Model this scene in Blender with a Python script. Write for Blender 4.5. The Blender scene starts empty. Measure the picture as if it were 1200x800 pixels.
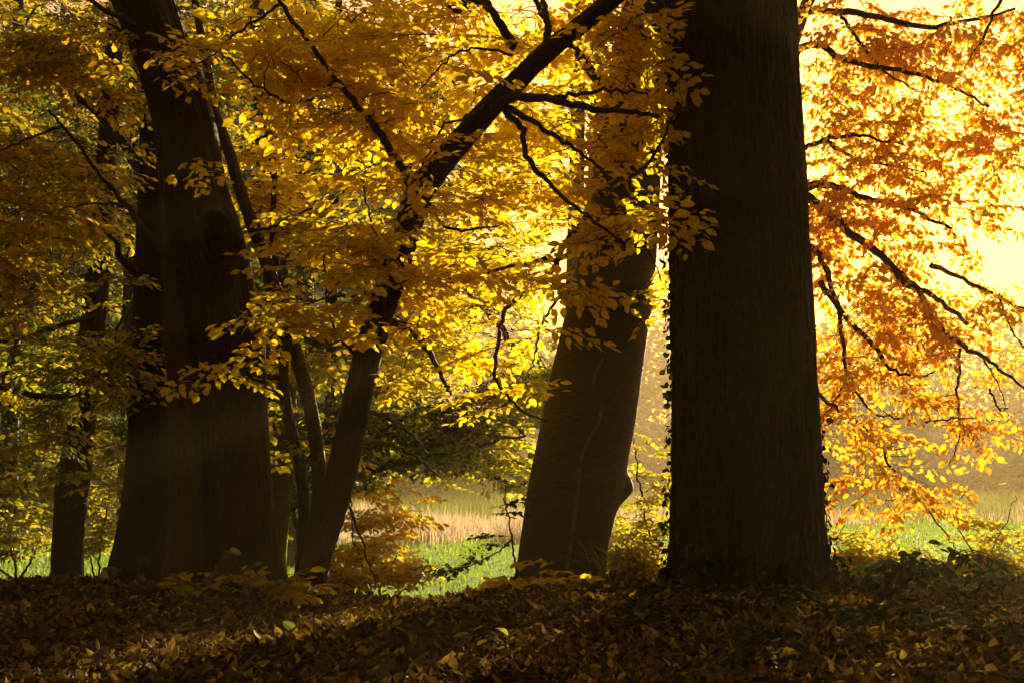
import bpy, math, random
import numpy as np
from mathutils import Vector, noise

R = math.radians
scene = bpy.context.scene
# ------------------------------------------------------------------ camera
F = 1667.0                      # focal length in pixels of a 1200 px wide frame (50 mm lens)
HZ = 555.0                      # horizon line in those pixels
CAMZ = 1.0
cd = bpy.data.cameras.new('camera')
cd.sensor_width = 36.0
cd.lens = 50.0
cd.shift_y = (HZ - 400.0) / 1200.0
cd.clip_start = 0.05
cd.clip_end = 2000.0
cd.dof.use_dof = False
cd.dof.focus_distance = 12.0
cd.dof.aperture_fstop = 6.3
cam = bpy.data.objects.new('camera', cd)
cam.location = (0, 0, CAMZ)
cam.rotation_euler = (R(90), 0, 0)
scene.collection.objects.link(cam)
scene.camera = cam
# ------------------------------------------------------------------ light
SUN_AZ = 16.0                   # degrees to the right of the view axis
SUN_EL = 11.5
SUN_STRENGTH = 5.0
SKY_STRENGTH = 0.05
EXPOSURE = 1.75
HAZE_DENSITY = 0.0010
w = bpy.data.worlds.new('World')
scene.world = w
w.use_nodes = True
nt = w.node_tree
nt.nodes.clear()
sky = nt.nodes.new('ShaderNodeTexSky')
sky.sky_type = 'NISHITA'
sky.sun_disc = False
sky.sun_elevation = R(SUN_EL)
sky.sun_rotation = R(SUN_AZ)
sky.air_density = 2.2
sky.dust_density = 1.2
sky.ozone_density = 0.0
bg = nt.nodes.new('ShaderNodeBackground')
bg.inputs['Strength'].default_value = SKY_STRENGTH
out = nt.nodes.new('ShaderNodeOutputWorld')
tint = nt.nodes.new('ShaderNodeMixRGB')      # the amber of a low hazy autumn sun
tint.blend_type = 'MULTIPLY'
tint.inputs[0].default_value = 1.0
tint.inputs[2].default_value = (1.0, 0.67, 0.56, 1)
nt.links.new(sky.outputs[0], tint.inputs[1])
nt.links.new(tint.outputs[0], bg.inputs[0])
nt.links.new(bg.outputs[0], out.inputs[0])
ld = bpy.data.lights.new('sun', 'SUN')
ld.energy = SUN_STRENGTH
ld.angle = R(0.55)
ld.color = (1.0, 0.84, 0.50)
sun = bpy.data.objects.new('sun', ld)
sdir = Vector((math.sin(R(SUN_AZ)) * math.cos(R(SUN_EL)), math.cos(R(SUN_AZ)) * math.cos(R(SUN_EL)), math.sin(R(SUN_EL))))
sun.rotation_euler = (-sdir).to_track_quat('-Z', 'Y').to_euler()
sun.location = (20, 60, 30)
scene.collection.objects.link(sun)
vs = scene.view_settings
vs.view_transform = 'Standard'
vs.look = 'None'
vs.gamma = 1.0
vs.exposure = EXPOSURE
scene.render.engine = 'CYCLES'
cy = scene.cycles
cy.use_adaptive_sampling = True
cy.adaptive_threshold = 0.008
cy.use_denoising = True
cy.max_bounces = 10
cy.diffuse_bounces = 8
cy.glossy_bounces = 2
cy.transmission_bounces = 8
cy.transparent_max_bounces = 6
cy.volume_bounces = 0
cy.sample_clamp_indirect = 8.0
cy.caustics_reflective = False
cy.caustics_refractive = False


def P(px, py, d):
    return np.array([(px - 600.0) / F * d, d, CAMZ + (HZ - py) / F * d])


# ------------------------------------------------------------------ materials
def new_mat(name):
    m = bpy.data.materials.new(name)
    m.use_nodes = True
    m.node_tree.nodes.clear()
    N = m.node_tree.nodes
    o = N.new('ShaderNodeOutputMaterial')
    return m, N, m.node_tree.links, o


def ramp(N, stops, interp='LINEAR'):
    r = N.new('ShaderNodeValToRGB')
    r.color_ramp.interpolation = interp
    e = r.color_ramp.elements
    while len(e) < len(stops):
        e.new(0.5)
    for k, (p, c) in enumerate(stops):
        e[k].position = p
        e[k].color = (c[0], c[1], c[2], 1)
    return r


def math_node(N, L, op, a, b=None, clamp=False):
    n = N.new('ShaderNodeMath')
    n.operation = op
    n.use_clamp = clamp
    for i, v in enumerate((a, b)):
        if v is None:
            continue
        if isinstance(v, (int, float)):
            n.inputs[i].default_value = v
        else:
            L.new(v, n.inputs[i])
    return n.outputs[0]


def leaf_mat(name, stops, trans=0.72, patch=0.35, scale=0.5, gloss=0.04):
    """thin leaf: colour differs from leaf to leaf and from bough to bough; light passes through"""
    m, N, L, o = new_mat(name)
    geo = N.new('ShaderNodeNewGeometry')
    tc = N.new('ShaderNodeTexCoord')
    nz = N.new('ShaderNodeTexNoise')
    nz.inputs['Scale'].default_value = scale
    nz.inputs['Detail'].default_value = 2.0
    L.new(tc.outputs['Object'], nz.inputs['Vector'])
    a = math_node(N, L, 'MULTIPLY', geo.outputs['Random Per Island'], 1.0 - patch)
    b = math_node(N, L, 'SUBTRACT', nz.outputs['Fac'], 0.5)
    b = math_node(N, L, 'MULTIPLY', b, 2.6 * patch)
    c = math_node(N, L, 'ADD', a, b)
    c = math_node(N, L, 'ADD', c, patch * 0.5, True)
    rp = ramp(N, stops)
    L.new(c, rp.inputs[0])
    # blotches and brown edges on the single leaf
    n2 = N.new('ShaderNodeTexNoise')
    n2.inputs['Scale'].default_value = 38.0
    n2.inputs['Detail'].default_value = 3.0
    L.new(tc.outputs['Object'], n2.inputs['Vector'])
    r2 = ramp(N, [(0.36, (0.55, 0.42, 0.30)), (0.52, (1, 1, 1))])
    L.new(n2.outputs['Fac'], r2.inputs[0])
    mx = N.new('ShaderNodeMixRGB')
    mx.blend_type = 'MULTIPLY'
    mx.inputs[0].default_value = 0.55
    L.new(rp.outputs[0], mx.inputs[1])
    L.new(r2.outputs[0], mx.inputs[2])
    df = N.new('ShaderNodeBsdfDiffuse')
    tr = N.new('ShaderNodeBsdfTranslucent')
    L.new(mx.outputs[0], df.inputs[0])
    L.new(mx.outputs[0], tr.inputs[0])
    ms = N.new('ShaderNodeMixShader')
    ms.inputs[0].default_value = trans
    L.new(df.outputs[0], ms.inputs[1])
    L.new(tr.outputs[0], ms.inputs[2])
    gl = N.new('ShaderNodeBsdfGlossy')
    gl.inputs['Roughness'].default_value = 0.55
    gl.inputs['Color'].default_value = (1, 1, 1, 1)
    mg = N.new('ShaderNodeMixShader')
    mg.inputs[0].default_value = gloss
    L.new(ms.outputs[0], mg.inputs[1])
    L.new(gl.outputs[0], mg.inputs[2])
    L.new(mg.outputs[0], o.inputs[0])
    return m


def bark_mat(name, c1, c2, moss, su=32.0, sv=6.5, bump=0.9, dist=0.012, rough=0.9):
    m, N, L, o = new_mat(name)
    uv = N.new('ShaderNodeUVMap')
    mp = N.new('ShaderNodeMapping')
    mp.inputs['Scale'].default_value = (su, sv, 1)
    L.new(uv.outputs[0], mp.inputs[0])
    nz = N.new('ShaderNodeTexNoise')
    nz.inputs['Scale'].default_value = 0.8
    nz.inputs['Detail'].default_value = 3.0
    L.new(mp.outputs[0], nz.inputs['Vector'])
    vm = N.new('ShaderNodeVectorMath')
    vm.operation = 'MULTIPLY_ADD'
    vm.inputs[1].default_value = (1.3, 1.3, 0)
    L.new(nz.outputs['Color'], vm.inputs[0])
    L.new(mp.outputs[0], vm.inputs[2])
    vo = N.new('ShaderNodeTexVoronoi')
    vo.feature = 'DISTANCE_TO_EDGE'
    vo.inputs['Scale'].default_value = 1.0
    L.new(vm.outputs[0], vo.inputs['Vector'])
    n3 = N.new('ShaderNodeTexNoise')
    n3.inputs['Scale'].default_value = 2.5
    n3.inputs['Detail'].default_value = 6.0
    L.new(mp.outputs[0], n3.inputs['Vector'])
    rg = ramp(N, [(0.0, (0, 0, 0)), (0.28, (1, 1, 1))])
    L.new(vo.outputs['Distance'], rg.inputs[0])
    h = math_node(N, L, 'MULTIPLY', n3.outputs['Fac'], 0.5)
    h = math_node(N, L, 'ADD', rg.outputs[0], h)
    bp = N.new('ShaderNodeBump')
    bp.inputs['Strength'].default_value = bump
    bp.inputs['Distance'].default_value = dist
    L.new(h, bp.inputs['Height'])
    rc = ramp(N, [(0.3, c1), (0.7, c2)])
    L.new(n3.outputs['Fac'], rc.inputs[0])
    tc = N.new('ShaderNodeTexCoord')
    n4 = N.new('ShaderNodeTexNoise')
    n4.inputs['Scale'].default_value = 1.6
    n4.inputs['Detail'].default_value = 5.0
    L.new(tc.outputs['Object'], n4.inputs['Vector'])
    rm = ramp(N, [(0.52, (0, 0, 0)), (0.72, (1, 1, 1))])
    L.new(n4.outputs['Fac'], rm.inputs[0])
    mx = N.new('ShaderNodeMixRGB')
    L.new(rm.outputs[0], mx.inputs[0])
    L.new(rc.outputs[0], mx.inputs[1])
    mx.inputs[2].default_value = (*moss, 1)
    bs = N.new('ShaderNodeBsdfPrincipled')
    bs.inputs['Roughness'].default_value = rough
    bs.inputs['Specular IOR Level'].default_value = 0.25
    L.new(mx.outputs[0], bs.inputs['Base Color'])
    L.new(bp.outputs[0], bs.inputs['Normal'])
    L.new(bs.outputs[0], o.inputs[0])
    return m


def plain_mat(name, c1, c2, scale=8.0, rough=0.85, bump=0.3):
    m, N, L, o = new_mat(name)
    tc = N.new('ShaderNodeTexCoord')
    nz = N.new('ShaderNodeTexNoise')
    nz.inputs['Scale'].default_value = scale
    nz.inputs['Detail'].default_value = 6.0
    L.new(tc.outputs['Object'], nz.inputs['Vector'])
    rc = ramp(N, [(0.3, c1), (0.7, c2)])
    L.new(nz.outputs['Fac'], rc.inputs[0])
    bp = N.new('ShaderNodeBump')
    bp.inputs['Strength'].default_value = bump
    bp.inputs['Distance'].default_value = 0.02
    L.new(nz.outputs['Fac'], bp.inputs['Height'])
    bs = N.new('ShaderNodeBsdfPrincipled')
    bs.inputs['Roughness'].default_value = rough
    bs.inputs['Specular IOR Level'].default_value = 0.2
    L.new(rc.outputs[0], bs.inputs['Base Color'])
    L.new(bp.outputs[0], bs.inputs['Normal'])
    L.new(bs.outputs[0], o.inputs[0])
    return m


GOLD = [(0.0, (0.34, 0.36, 0.012)), (0.14, (0.74, 0.58, 0.012)), (0.45, (0.90, 0.69, 0.014)), (0.8, (0.90, 0.63, 0.015)), (0.93, (0.78, 0.40, 0.012)), (1.0, (0.46, 0.20, 0.02))]
ORANGE = [(0.0, (0.22, 0.24, 0.015)), (0.14, (0.60, 0.48, 0.02)), (0.34, (0.88, 0.55, 0.02)), (0.66, (0.88, 0.42, 0.018)), (0.88, (0.76, 0.26, 0.014)), (1.0, (0.46, 0.13, 0.015))]
GREENY = [(0.0, (0.09, 0.14, 0.012)), (0.22, (0.22, 0.26, 0.015)), (0.45, (0.52, 0.46, 0.02)), (0.78, (0.72, 0.50, 0.02)), (0.93, (0.66, 0.30, 0.02)), (1.0, (0.40, 0.13, 0.015))]
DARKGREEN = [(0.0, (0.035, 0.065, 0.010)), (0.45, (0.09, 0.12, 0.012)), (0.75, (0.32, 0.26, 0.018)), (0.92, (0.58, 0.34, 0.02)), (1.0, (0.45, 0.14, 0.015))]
LEMON = [(0.0, (0.22, 0.30, 0.02)), (0.3, (0.55, 0.50, 0.03)), (0.8, (0.80, 0.60, 0.03)), (1.0, (0.70, 0.34, 0.02))]
OCHRE = [(0.0, (0.11, 0.14, 0.012)), (0.26, (0.26, 0.26, 0.012)), (0.42, (0.58, 0.44, 0.013)), (0.7, (0.78, 0.53, 0.015)), (0.9, (0.62, 0.30, 0.013)), (1.0, (0.32, 0.12, 0.015))]
BRAMBLE = [(0.0, (0.025, 0.045, 0.012)), (0.6, (0.05, 0.07, 0.015)), (1.0, (0.14, 0.13, 0.02))]
LITTER = [(0.0, (0.014, 0.008, 0.004)), (0.3, (0.05, 0.026, 0.009)), (0.55, (0.12, 0.064, 0.016)), (0.75, (0.22, 0.135, 0.022)), (0.88, (0.52, 0.37, 0.035)), (0.95, (0.62, 0.44, 0.045)), (1.0, (0.34, 0.09, 0.02))]  # bright yellow leaves near the end also stand in for sunlit spots

M_gold = leaf_mat('golden_leaf', GOLD)
M_orange = leaf_mat('orange_leaf', ORANGE, scale=0.9)
M_green = leaf_mat('yellow_green_leaf', GREENY)
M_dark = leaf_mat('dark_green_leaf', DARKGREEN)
M_lemon = leaf_mat('lemon_leaf', LEMON)
M_sunny = leaf_mat('sunny_bush_leaf', [(0, (0.25, 0.30, 0.015)), (0.2, (0.62, 0.52, 0.02)), (0.55, (0.88, 0.62, 0.02)), (0.85, (0.86, 0.45, 0.02)), (1, (0.6, 0.2, 0.02))], trans=0.7)
M_ochre = leaf_mat('ochre_leaf', OCHRE)
M_bramble = leaf_mat('bramble_leaf', BRAMBLE, trans=0.25, gloss=0.015)
M_straggle = leaf_mat('ivy_leaf', [(0, (0.012, 0.020, 0.006)), (0.7, (0.030, 0.040, 0.010)), (1, (0.09, 0.08, 0.015))], trans=0.2, gloss=0.004)
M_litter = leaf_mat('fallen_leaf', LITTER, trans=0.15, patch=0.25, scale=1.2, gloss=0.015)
M_oak = bark_mat('oak_bark', (0.018, 0.011, 0.0045), (0.050, 0.031, 0.012), (0.030, 0.029, 0.008), su=25, sv=4.6, bump=1.0, dist=0.02)
M_ridged = bark_mat('ridged_bark', (0.024, 0.014, 0.006), (0.066, 0.040, 0.017), (0.042, 0.037, 0.011), su=38, sv=3.2, bump=0.9, dist=0.016)
M_palebark = bark_mat('pale_ridged_bark', (0.045, 0.030, 0.011), (0.105, 0.072, 0.026), (0.075, 0.068, 0.016), su=38, sv=3.2, bump=0.9, dist=0.016)  # ridged bark in a paler olive tone for the side stem
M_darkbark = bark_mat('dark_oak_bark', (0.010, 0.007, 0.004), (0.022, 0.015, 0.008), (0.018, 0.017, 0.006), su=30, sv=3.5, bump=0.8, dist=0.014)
M_beech = bark_mat('beech_bark', (0.036, 0.025, 0.009), (0.064, 0.045, 0.016), (0.045, 0.041, 0.010), su=6, sv=14, bump=0.55, dist=0.010, rough=0.75)
M_twig = plain_mat('twig_bark', (0.035, 0.025, 0.017), (0.075, 0.055, 0.036), 20)
M_deadwood = plain_mat('dead_wood', (0.07, 0.05, 0.03), (0.16, 0.12, 0.07), 14, 0.9, 0.6)
M_cut = plain_mat('broken_wood', (0.30, 0.23, 0.13), (0.42, 0.33, 0.19), 30)
M_darkwood = plain_mat('rotten_wood', (0.018, 0.014, 0.01), (0.05, 0.038, 0.024), 12, 0.9, 0.8)
M_hollow = plain_mat('hollow_wood', (0.04, 0.022, 0.012), (0.09, 0.045, 0.022), 9, 0.95, 0.6)
M_straw = leaf_mat('straw', [(0, (0.34, 0.24, 0.11)), (1, (0.55, 0.42, 0.22))], trans=0.4)
M_grass = leaf_mat('grass_blade', [(0, (0.14, 0.26, 0.015)), (0.6, (0.26, 0.42, 0.02)), (1, (0.46, 0.48, 0.06))], trans=0.5, patch=0.5, scale=0.12)
M_reed = leaf_mat('reed_blade', [(0, (0.44, 0.32, 0.19)), (0.5, (0.62, 0.46, 0.30)), (1, (0.74, 0.60, 0.42))], trans=0.5, patch=0.4, scale=0.2)
M_wood = leaf_mat('far_foliage', [(0, (0.05, 0.06, 0.02)), (0.4, (0.10, 0.085, 0.03)), (0.75, (0.20, 0.12, 0.04)), (1, (0.26, 0.13, 0.03))], trans=0.12, patch=0.75, scale=0.06)


# ------------------------------------------------------------------ mesh builder
class MB:
    def __init__(s):
        s.V = []
        s.n = 0
        s.Lp = []
        s.T = []
        s.M = []
        s.UV = []
        s.S = []

    def add(s, V, faces_by_size, mat=0, uv=None, smooth=False):
        """faces_by_size: list of int arrays (n,k); uv: per vertex"""
        V = np.asarray(V, float)
        for fa in faces_by_size:
            fa = np.asarray(fa, int)
            if fa.size == 0:
                continue
            s.Lp.append((fa + s.n).ravel())
            s.T.append(np.full(len(fa), fa.shape[1], int))
            s.M.append(np.full(len(fa), mat, int))
            s.S.append(np.full(len(fa), smooth, bool))
            if uv is None:
                s.UV.append(np.zeros((fa.size, 2)))
            else:
                s.UV.append(np.asarray(uv)[fa.ravel()])
        s.V.append(V)
        s.n += len(V)

    def build(s, name, mats, parent=None, origin=(0, 0, 0)):
        V = np.concatenate(s.V) - np.asarray(origin, float)
        Lp = np.concatenate(s.Lp)
        T = np.concatenate(s.T)
        me = bpy.data.meshes.new(name)
        me.vertices.add(len(V))
        me.vertices.foreach_set('co', V.astype(np.float32).ravel())
        me.loops.add(len(Lp))
        me.loops.foreach_set('vertex_index', Lp.astype(np.int32))
        me.polygons.add(len(T))
        st = np.concatenate(([0], np.cumsum(T)[:-1]))
        me.polygons.foreach_set('loop_start', st.astype(np.int32))
        me.polygons.foreach_set('loop_total', T.astype(np.int32))
        for m in mats:
            me.materials.append(m)
        me.polygons.foreach_set('material_index', np.concatenate(s.M).astype(np.int32))
        me.polygons.foreach_set('use_smooth', np.concatenate(s.S))
        uvl = me.uv_layers.new(name='UVMap')
        uvl.data.foreach_set('uv', np.concatenate(s.UV).astype(np.float32).ravel())
        me.update()
        me.validate()
        o = bpy.data.objects.new(name, me)
        scene.collection.objects.link(o)
        if parent is not None:
            o.parent = parent
        else:
            o.location = origin
        return o


def tag(o, label=None, cat=None, group=None, kind=None):
    if label:
        o['label'] = label
    if cat:
        o['category'] = cat
    if group:
        o['group'] = group
    if kind:
        o['kind'] = kind
    return o


def thing(name, label, cat, loc, group=None):
    o = bpy.data.objects.new(name, None)
    o.empty_display_size = 0.2
    scene.collection.objects.link(o)
    o.location = loc
    return tag(o, label, cat, group)


def smooth_path(pts, rad, n):
    """Catmull-Rom through the points, n samples"""
    pts = np.asarray(pts, float)
    rad = np.asarray(rad, float)
    if len(pts) == 2:
        t = np.linspace(0, 1, n)[:, None]
        return pts[0] * (1 - t) + pts[1] * t, rad[0] * (1 - t[:, 0]) + rad[1] * t[:, 0]
    q = np.vstack([2 * pts[0] - pts[1], pts, 2 * pts[-1] - pts[-2]])
    u = np.linspace(0, len(pts) - 1 - 1e-6, n)
    i = u.astype(int)
    t = (u - i)[:, None]
    p0, p1, p2, p3 = q[i], q[i + 1], q[i + 2], q[i + 3]
    c = 0.5 * (2 * p1 + (p2 - p0) * t + (2 * p0 - 5 * p1 + 4 * p2 - p3) * t ** 2 + (3 * p1 - p0 - 3 * p2 + p3) * t ** 3)
    return c, np.interp(u, np.arange(len(rad)), rad)


def tube(mb, pts, rad, k=6, mat=0, rough=0.0, seed=0, cap=True):
    pts = np.asarray(pts, float)
    rad = np.asarray(rad, float)
    n = len(pts)
    tg = np.gradient(pts, axis=0)
    tg /= np.linalg.norm(tg, axis=1)[:, None] + 1e-9
    ref = np.array([0.31, 0.17, 0.93]) if abs(tg[:, 2].mean()) < 0.8 else np.array([0.9, 0.4, 0.1])
    a = np.cross(tg, ref)
    a /= np.linalg.norm(a, axis=1)[:, None] + 1e-9
    b = np.cross(tg, a)
    th = np.arange(k) / k * 2 * math.pi
    rr = rad[:, None] * np.ones((n, k))
    if rough:
        rs = np.random.RandomState(seed)
        rr = rr * (1 + rough * rs.uniform(-1, 1, (n, k)))
    V = pts[:, None, :] + rr[:, :, None] * (np.cos(th)[None, :, None] * a[:, None, :] + np.sin(th)[None, :, None] * b[:, None, :])
    ln = np.concatenate(([0], np.cumsum(np.linalg.norm(np.diff(pts, axis=0), axis=1))))
    uv = np.stack([np.broadcast_to(th[None, :] * rad.mean(), (n, k)), np.broadcast_to(ln[:, None], (n, k))], -1)
    i = np.arange(n - 1)[:, None] * k
    j = np.arange(k)[None, :]
    j2 = (j + 1) % k
    q = np.stack([i + j, i + j2, i + k + j2, i + k + j], -1).reshape(-1, 4)
    fs = [q]
    if cap:
        fs.append(np.arange(k)[::-1][None, :])
        fs.append((np.arange(k) + (n - 1) * k)[None, :])
    mb.add(V.reshape(-1, 3), fs, mat, uv.reshape(-1, 2), smooth=True)


# ------------------------------------------------------------------ leaves
def leaf_arrays(Pp, D, Nn, Ln, wr=0.6, detail=1, curl=0.15, fold=0.18, rs=None):
    """leaf blades; Pp base points, D along, Nn upper normal, Ln length -> V, faces"""
    n = len(Pp)
    D = D / (np.linalg.norm(D, axis=1)[:, None] + 1e-9)
    S = np.cross(Nn, D)
    S /= np.linalg.norm(S, axis=1)[:, None] + 1e-9
    U = np.cross(D, S)
    if detail == 0:
        st = [(0, 0, 0), (0.32, 0.5, 0), (0.32, -0.5, 0), (0.70, 0.36, 0), (0.70, -0.36, 0), (1, 0, 0)]
        fq = [(0, 2, 4, 5), (0, 5, 3, 1)]
        ft = []
    else:
        st = [(0, 0, 0), (0.2, 0, 0), (0.48, 0, 0), (0.76, 0, 0), (1, 0, 0),
              (0.2, 0.36, 1), (0.48, 0.5, 1), (0.76, 0.34, 1), (0.2, -0.36, 1), (0.48, -0.5, 1), (0.76, -0.34, 1)]
        fq = [(1, 5, 6, 2), (2, 6, 7, 3), (1, 2, 9, 8), (2, 3, 10, 9)]
        ft = [(0, 5, 1), (3, 7, 4), (0, 1, 8), (3, 4, 10)]
    st = np.array(st)
    c = curl * (rs.uniform(-0.8, 2.2, n) if rs is not None else np.ones(n))
    fo = fold * (rs.uniform(0.2, 1.6, n) if rs is not None else np.ones(n))
    k = len(st)
    along = st[None, :, 0] * Ln[:, None]
    side = st[None, :, 1] * (Ln * wr)[:, None]
    up = -c[:, None] * st[None, :, 0] ** 2 * Ln[:, None] + np.abs(side) * fo[:, None]
    V = Pp[:, None, :] + along[..., None] * D[:, None, :] + side[..., None] * S[:, None, :] + up[..., None] * U[:, None, :]
    off = (np.arange(n) * k)[:, None, None]
    out = [(np.array(fq)[None] + off).reshape(-1, 4)]
    if ft:
        out.append((np.array(ft)[None] + off).reshape(-1, 3))
    return V.reshape(-1, 3), out


class Spray:
    """one flat beech spray: a twig with alternate side twigs and two-ranked leaves; local +X along, +Z up"""

    def __init__(s, seed, S=0.8, L=0.09, gap=0.05, nside=8, detail=1, twig=0.003, droop=0.14, tilt=0.35, hang=0.25, side_twigs=True, keep=0.9, wr=0.62):
        rs = np.random.RandomState(seed)
        Pp, D, Nn, Ln = [], [], [], []
        mb = MB()
        bend = rs.uniform(-0.12, 0.12)

        def main(t):
            return np.array([S * t, S * bend * math.sin(t * 2.6), -droop * S * t * t])

        tp = np.array([main(t) for t in np.linspace(0, 1, 6)])
        tube(mb, tp, np.linspace(twig, twig * 0.35, 6), 3, 0, cap=False)

        def leaves(fn, length, ang, start=0.03):
            d = start
            sd = 1
            while d < length:
                if rs.rand() < keep:
                    p = fn(d / length)
                    a = ang + sd * rs.uniform(0.55, 1.05)
                    Pp.append(p)
                    D.append((math.cos(a), math.sin(a), -rs.uniform(0.0, 2 * hang)))
                    nn = rs.normal(0, tilt, 3)
                    nn[2] = 1
                    Nn.append(nn)
                    Ln.append(L * rs.uniform(0.45, 1.2))
                sd = -sd
                d += gap * rs.uniform(0.75, 1.3)
            p = fn(1.0)
            Pp.append(p)
            D.append((math.cos(ang), math.sin(ang), -hang))
            Nn.append((rs.normal(0, tilt), rs.normal(0, tilt), 1))
            Ln.append(L * rs.uniform(0.7, 1.0))

        leaves(main, S, 0.0, S * 0.25)
        for i in range(nside):
            t = 0.12 + 0.8 * (i + rs.uniform(0, 0.6)) / nside
            sgn = 1 if i % 2 else -1
            ang = sgn * rs.uniform(0.6, 1.0)
            ln = S * 0.55 * (1 - 0.72 * t) * rs.uniform(0.6, 1.2)
            p0 = main(t)
            dz = -rs.uniform(0.0, 0.3)

            def fn(u, p0=p0, ang=ang, ln=ln, dz=dz):
                a2 = ang * (1 - 0.25 * u)
                return p0 + np.array([math.cos(a2) * ln * u, math.sin(a2) * ln * u, dz * ln * u * u])
            if side_twigs:
                tube(mb, np.array([fn(u) for u in (0, 0.5, 1)]), [twig * 0.55, twig * 0.45, twig * 0.25], 3, 0, cap=False)
            leaves(fn, ln, ang)
        Pp, D, Nn, Ln = map(np.array, (Pp, D, Nn, Ln))
        s.LV, s.LF = leaf_arrays(Pp, D, Nn, Ln, wr * rs.uniform(0.7, 1.22, len(Pp)), detail, rs=rs)
        s.TV = np.concatenate(mb.V)
        s.TF = np.concatenate(mb.Lp).reshape(-1, 4)
        s.S = S
        s.n = len(Pp)


def sprays(seed, n=10, **kw):
    return [Spray(seed + i, **kw) for i in range(n)]


def rot(heading, pitch, roll):
    ch, sh = math.cos(heading), math.sin(heading)
    cp, sp = math.cos(pitch), math.sin(pitch)
    cr, sr = math.cos(roll), math.sin(roll)
    Rz = np.array([[ch, -sh, 0], [sh, ch, 0], [0, 0, 1]])
    Ry = np.array([[cp, 0, -sp], [0, 1, 0], [sp, 0, cp]])
    Rx = np.array([[1, 0, 0], [0, cr, -sr], [0, sr, cr]])
    return Rz @ Ry @ Rx


def put_spray(mb, sp, base, heading, pitch, roll, scale=1.0, leaf=0, twig=1):
    M = rot(heading, pitch, roll) * scale
    mb.add(sp.LV @ M.T + base, sp.LF, leaf)
    mb.add(sp.TV @ M.T + base, [sp.TF], twig, smooth=True)


def crown(parent, origin, nodes, blobs, tmpl, mats, seed, gap_scale=0.8, gap_thr=-0.15, branch_r=0.006, name='crown', pitch=(-0.25, 0.3), roll=0.3, max_link=None):
    """boughs grown from the limb nodes (N,3) to sprays spread through the blobs [(centre, radii, n)]"""
    rs = np.random.RandomState(seed)
    mb = MB()
    pts = []
    for c, r, n in blobs:
        got = 0
        tries = 0
        while got < n and tries < n * 30:
            tries += 1
            v = rs.normal(0, 1, 3)
            v *= rs.rand() ** 0.42 / np.linalg.norm(v)
            p = np.asarray(c) + v * np.asarray(r)
            if p[2] < 0.05:
                continue
            if noise.noise(Vector((p[0] * gap_scale + seed * 3.1, p[1] * gap_scale, p[2] * gap_scale * 1.5))) < gap_thr:
                continue
            pts.append(p)
            got += 1
    pts = np.array(pts)
    nodes = np.asarray(nodes, float).reshape(-1, 3)
    d0 = np.array([np.min(np.linalg.norm(nodes - p, axis=1)) for p in pts])
    order = np.argsort(d0)
    NN = np.zeros((len(nodes) + 4 * len(pts), 3))
    NN[:len(nodes)] = nodes
    cnt = len(nodes)
    ctr = nodes.mean(0)
    for ii in order:
        p = pts[ii]
        sp = tmpl[rs.randint(len(tmpl))]
        dv = NN[:cnt] - p
        dist = np.linalg.norm(dv, axis=1) + 0.25 * np.abs(dv[:, 2])
        j = int(np.argmin(dist))
        a = NN[j]
        v = p - a
        if np.hypot(v[0], v[1]) < 0.05:
            v = rs.normal(0, 1, 3)
        hd = math.atan2(v[1], v[0]) + rs.normal(0, 0.5)
        sc = rs.uniform(0.62, 1.3)
        base = p - np.array([math.cos(hd), math.sin(hd), 0]) * sp.S * sc * 0.45
        ln = np.linalg.norm(base - a)
        if ln > 0.06:
            t = np.linspace(0, 1, 6)[:, None]
            mid = (a + base) / 2 + rs.normal(0, 0.09, 3) * ln + np.array([0, 0, 0.10 * ln])
            q = a * (1 - t) ** 2 + 2 * mid * t * (1 - t) + base * t ** 2
            q[1:-1] += rs.normal(0, 0.012, (4, 3)) * min(1.5, ln)
            r0 = branch_r * (0.55 + 0.55 * min(ln, 2.5))
            tube(mb, q, np.linspace(r0, branch_r * 0.4, 6), 4 if r0 < 0.009 else 5, 1, cap=False)
            NN[cnt:cnt + 3] = q[2:5]
            cnt += 3
        NN[cnt] = p
        cnt += 1
        put_spray(mb, sp, base, hd, rs.uniform(*pitch), rs.normal(0, roll), sc)
    return mb.build(name, mats, parent, origin)


def blob(px, py, d, rx, ry, rd, n):
    """a cloud of n sprays at distance d, sized in pixels across and metres deep"""
    return (P(px, py, d), np.array([rx / F * d, rd, ry / F * d]), n)


def limb(parent, origin, pix, r0, r1, mat, n=None, k=7, name='branch', wob=0.0, seed=1, scale=True):
    """a drawn limb: pix = [(px, py, d)]; radii in metres; returns nodes along it"""
    pts = np.array([P(*q) for q in pix])
    n = n or max(8, 5 * len(pts))
    c, r = smooth_path(pts, np.linspace(r0, r1, len(pts)), n)
    if wob:
        rs = np.random.RandomState(seed)
        c[1:-1] += rs.normal(0, wob, (n - 2, 3))
    mb = MB()
    tube(mb, c, r, k, 0, rough=0.07, seed=seed)
    mb.build(name, [mat], parent, origin)
    return c


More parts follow.
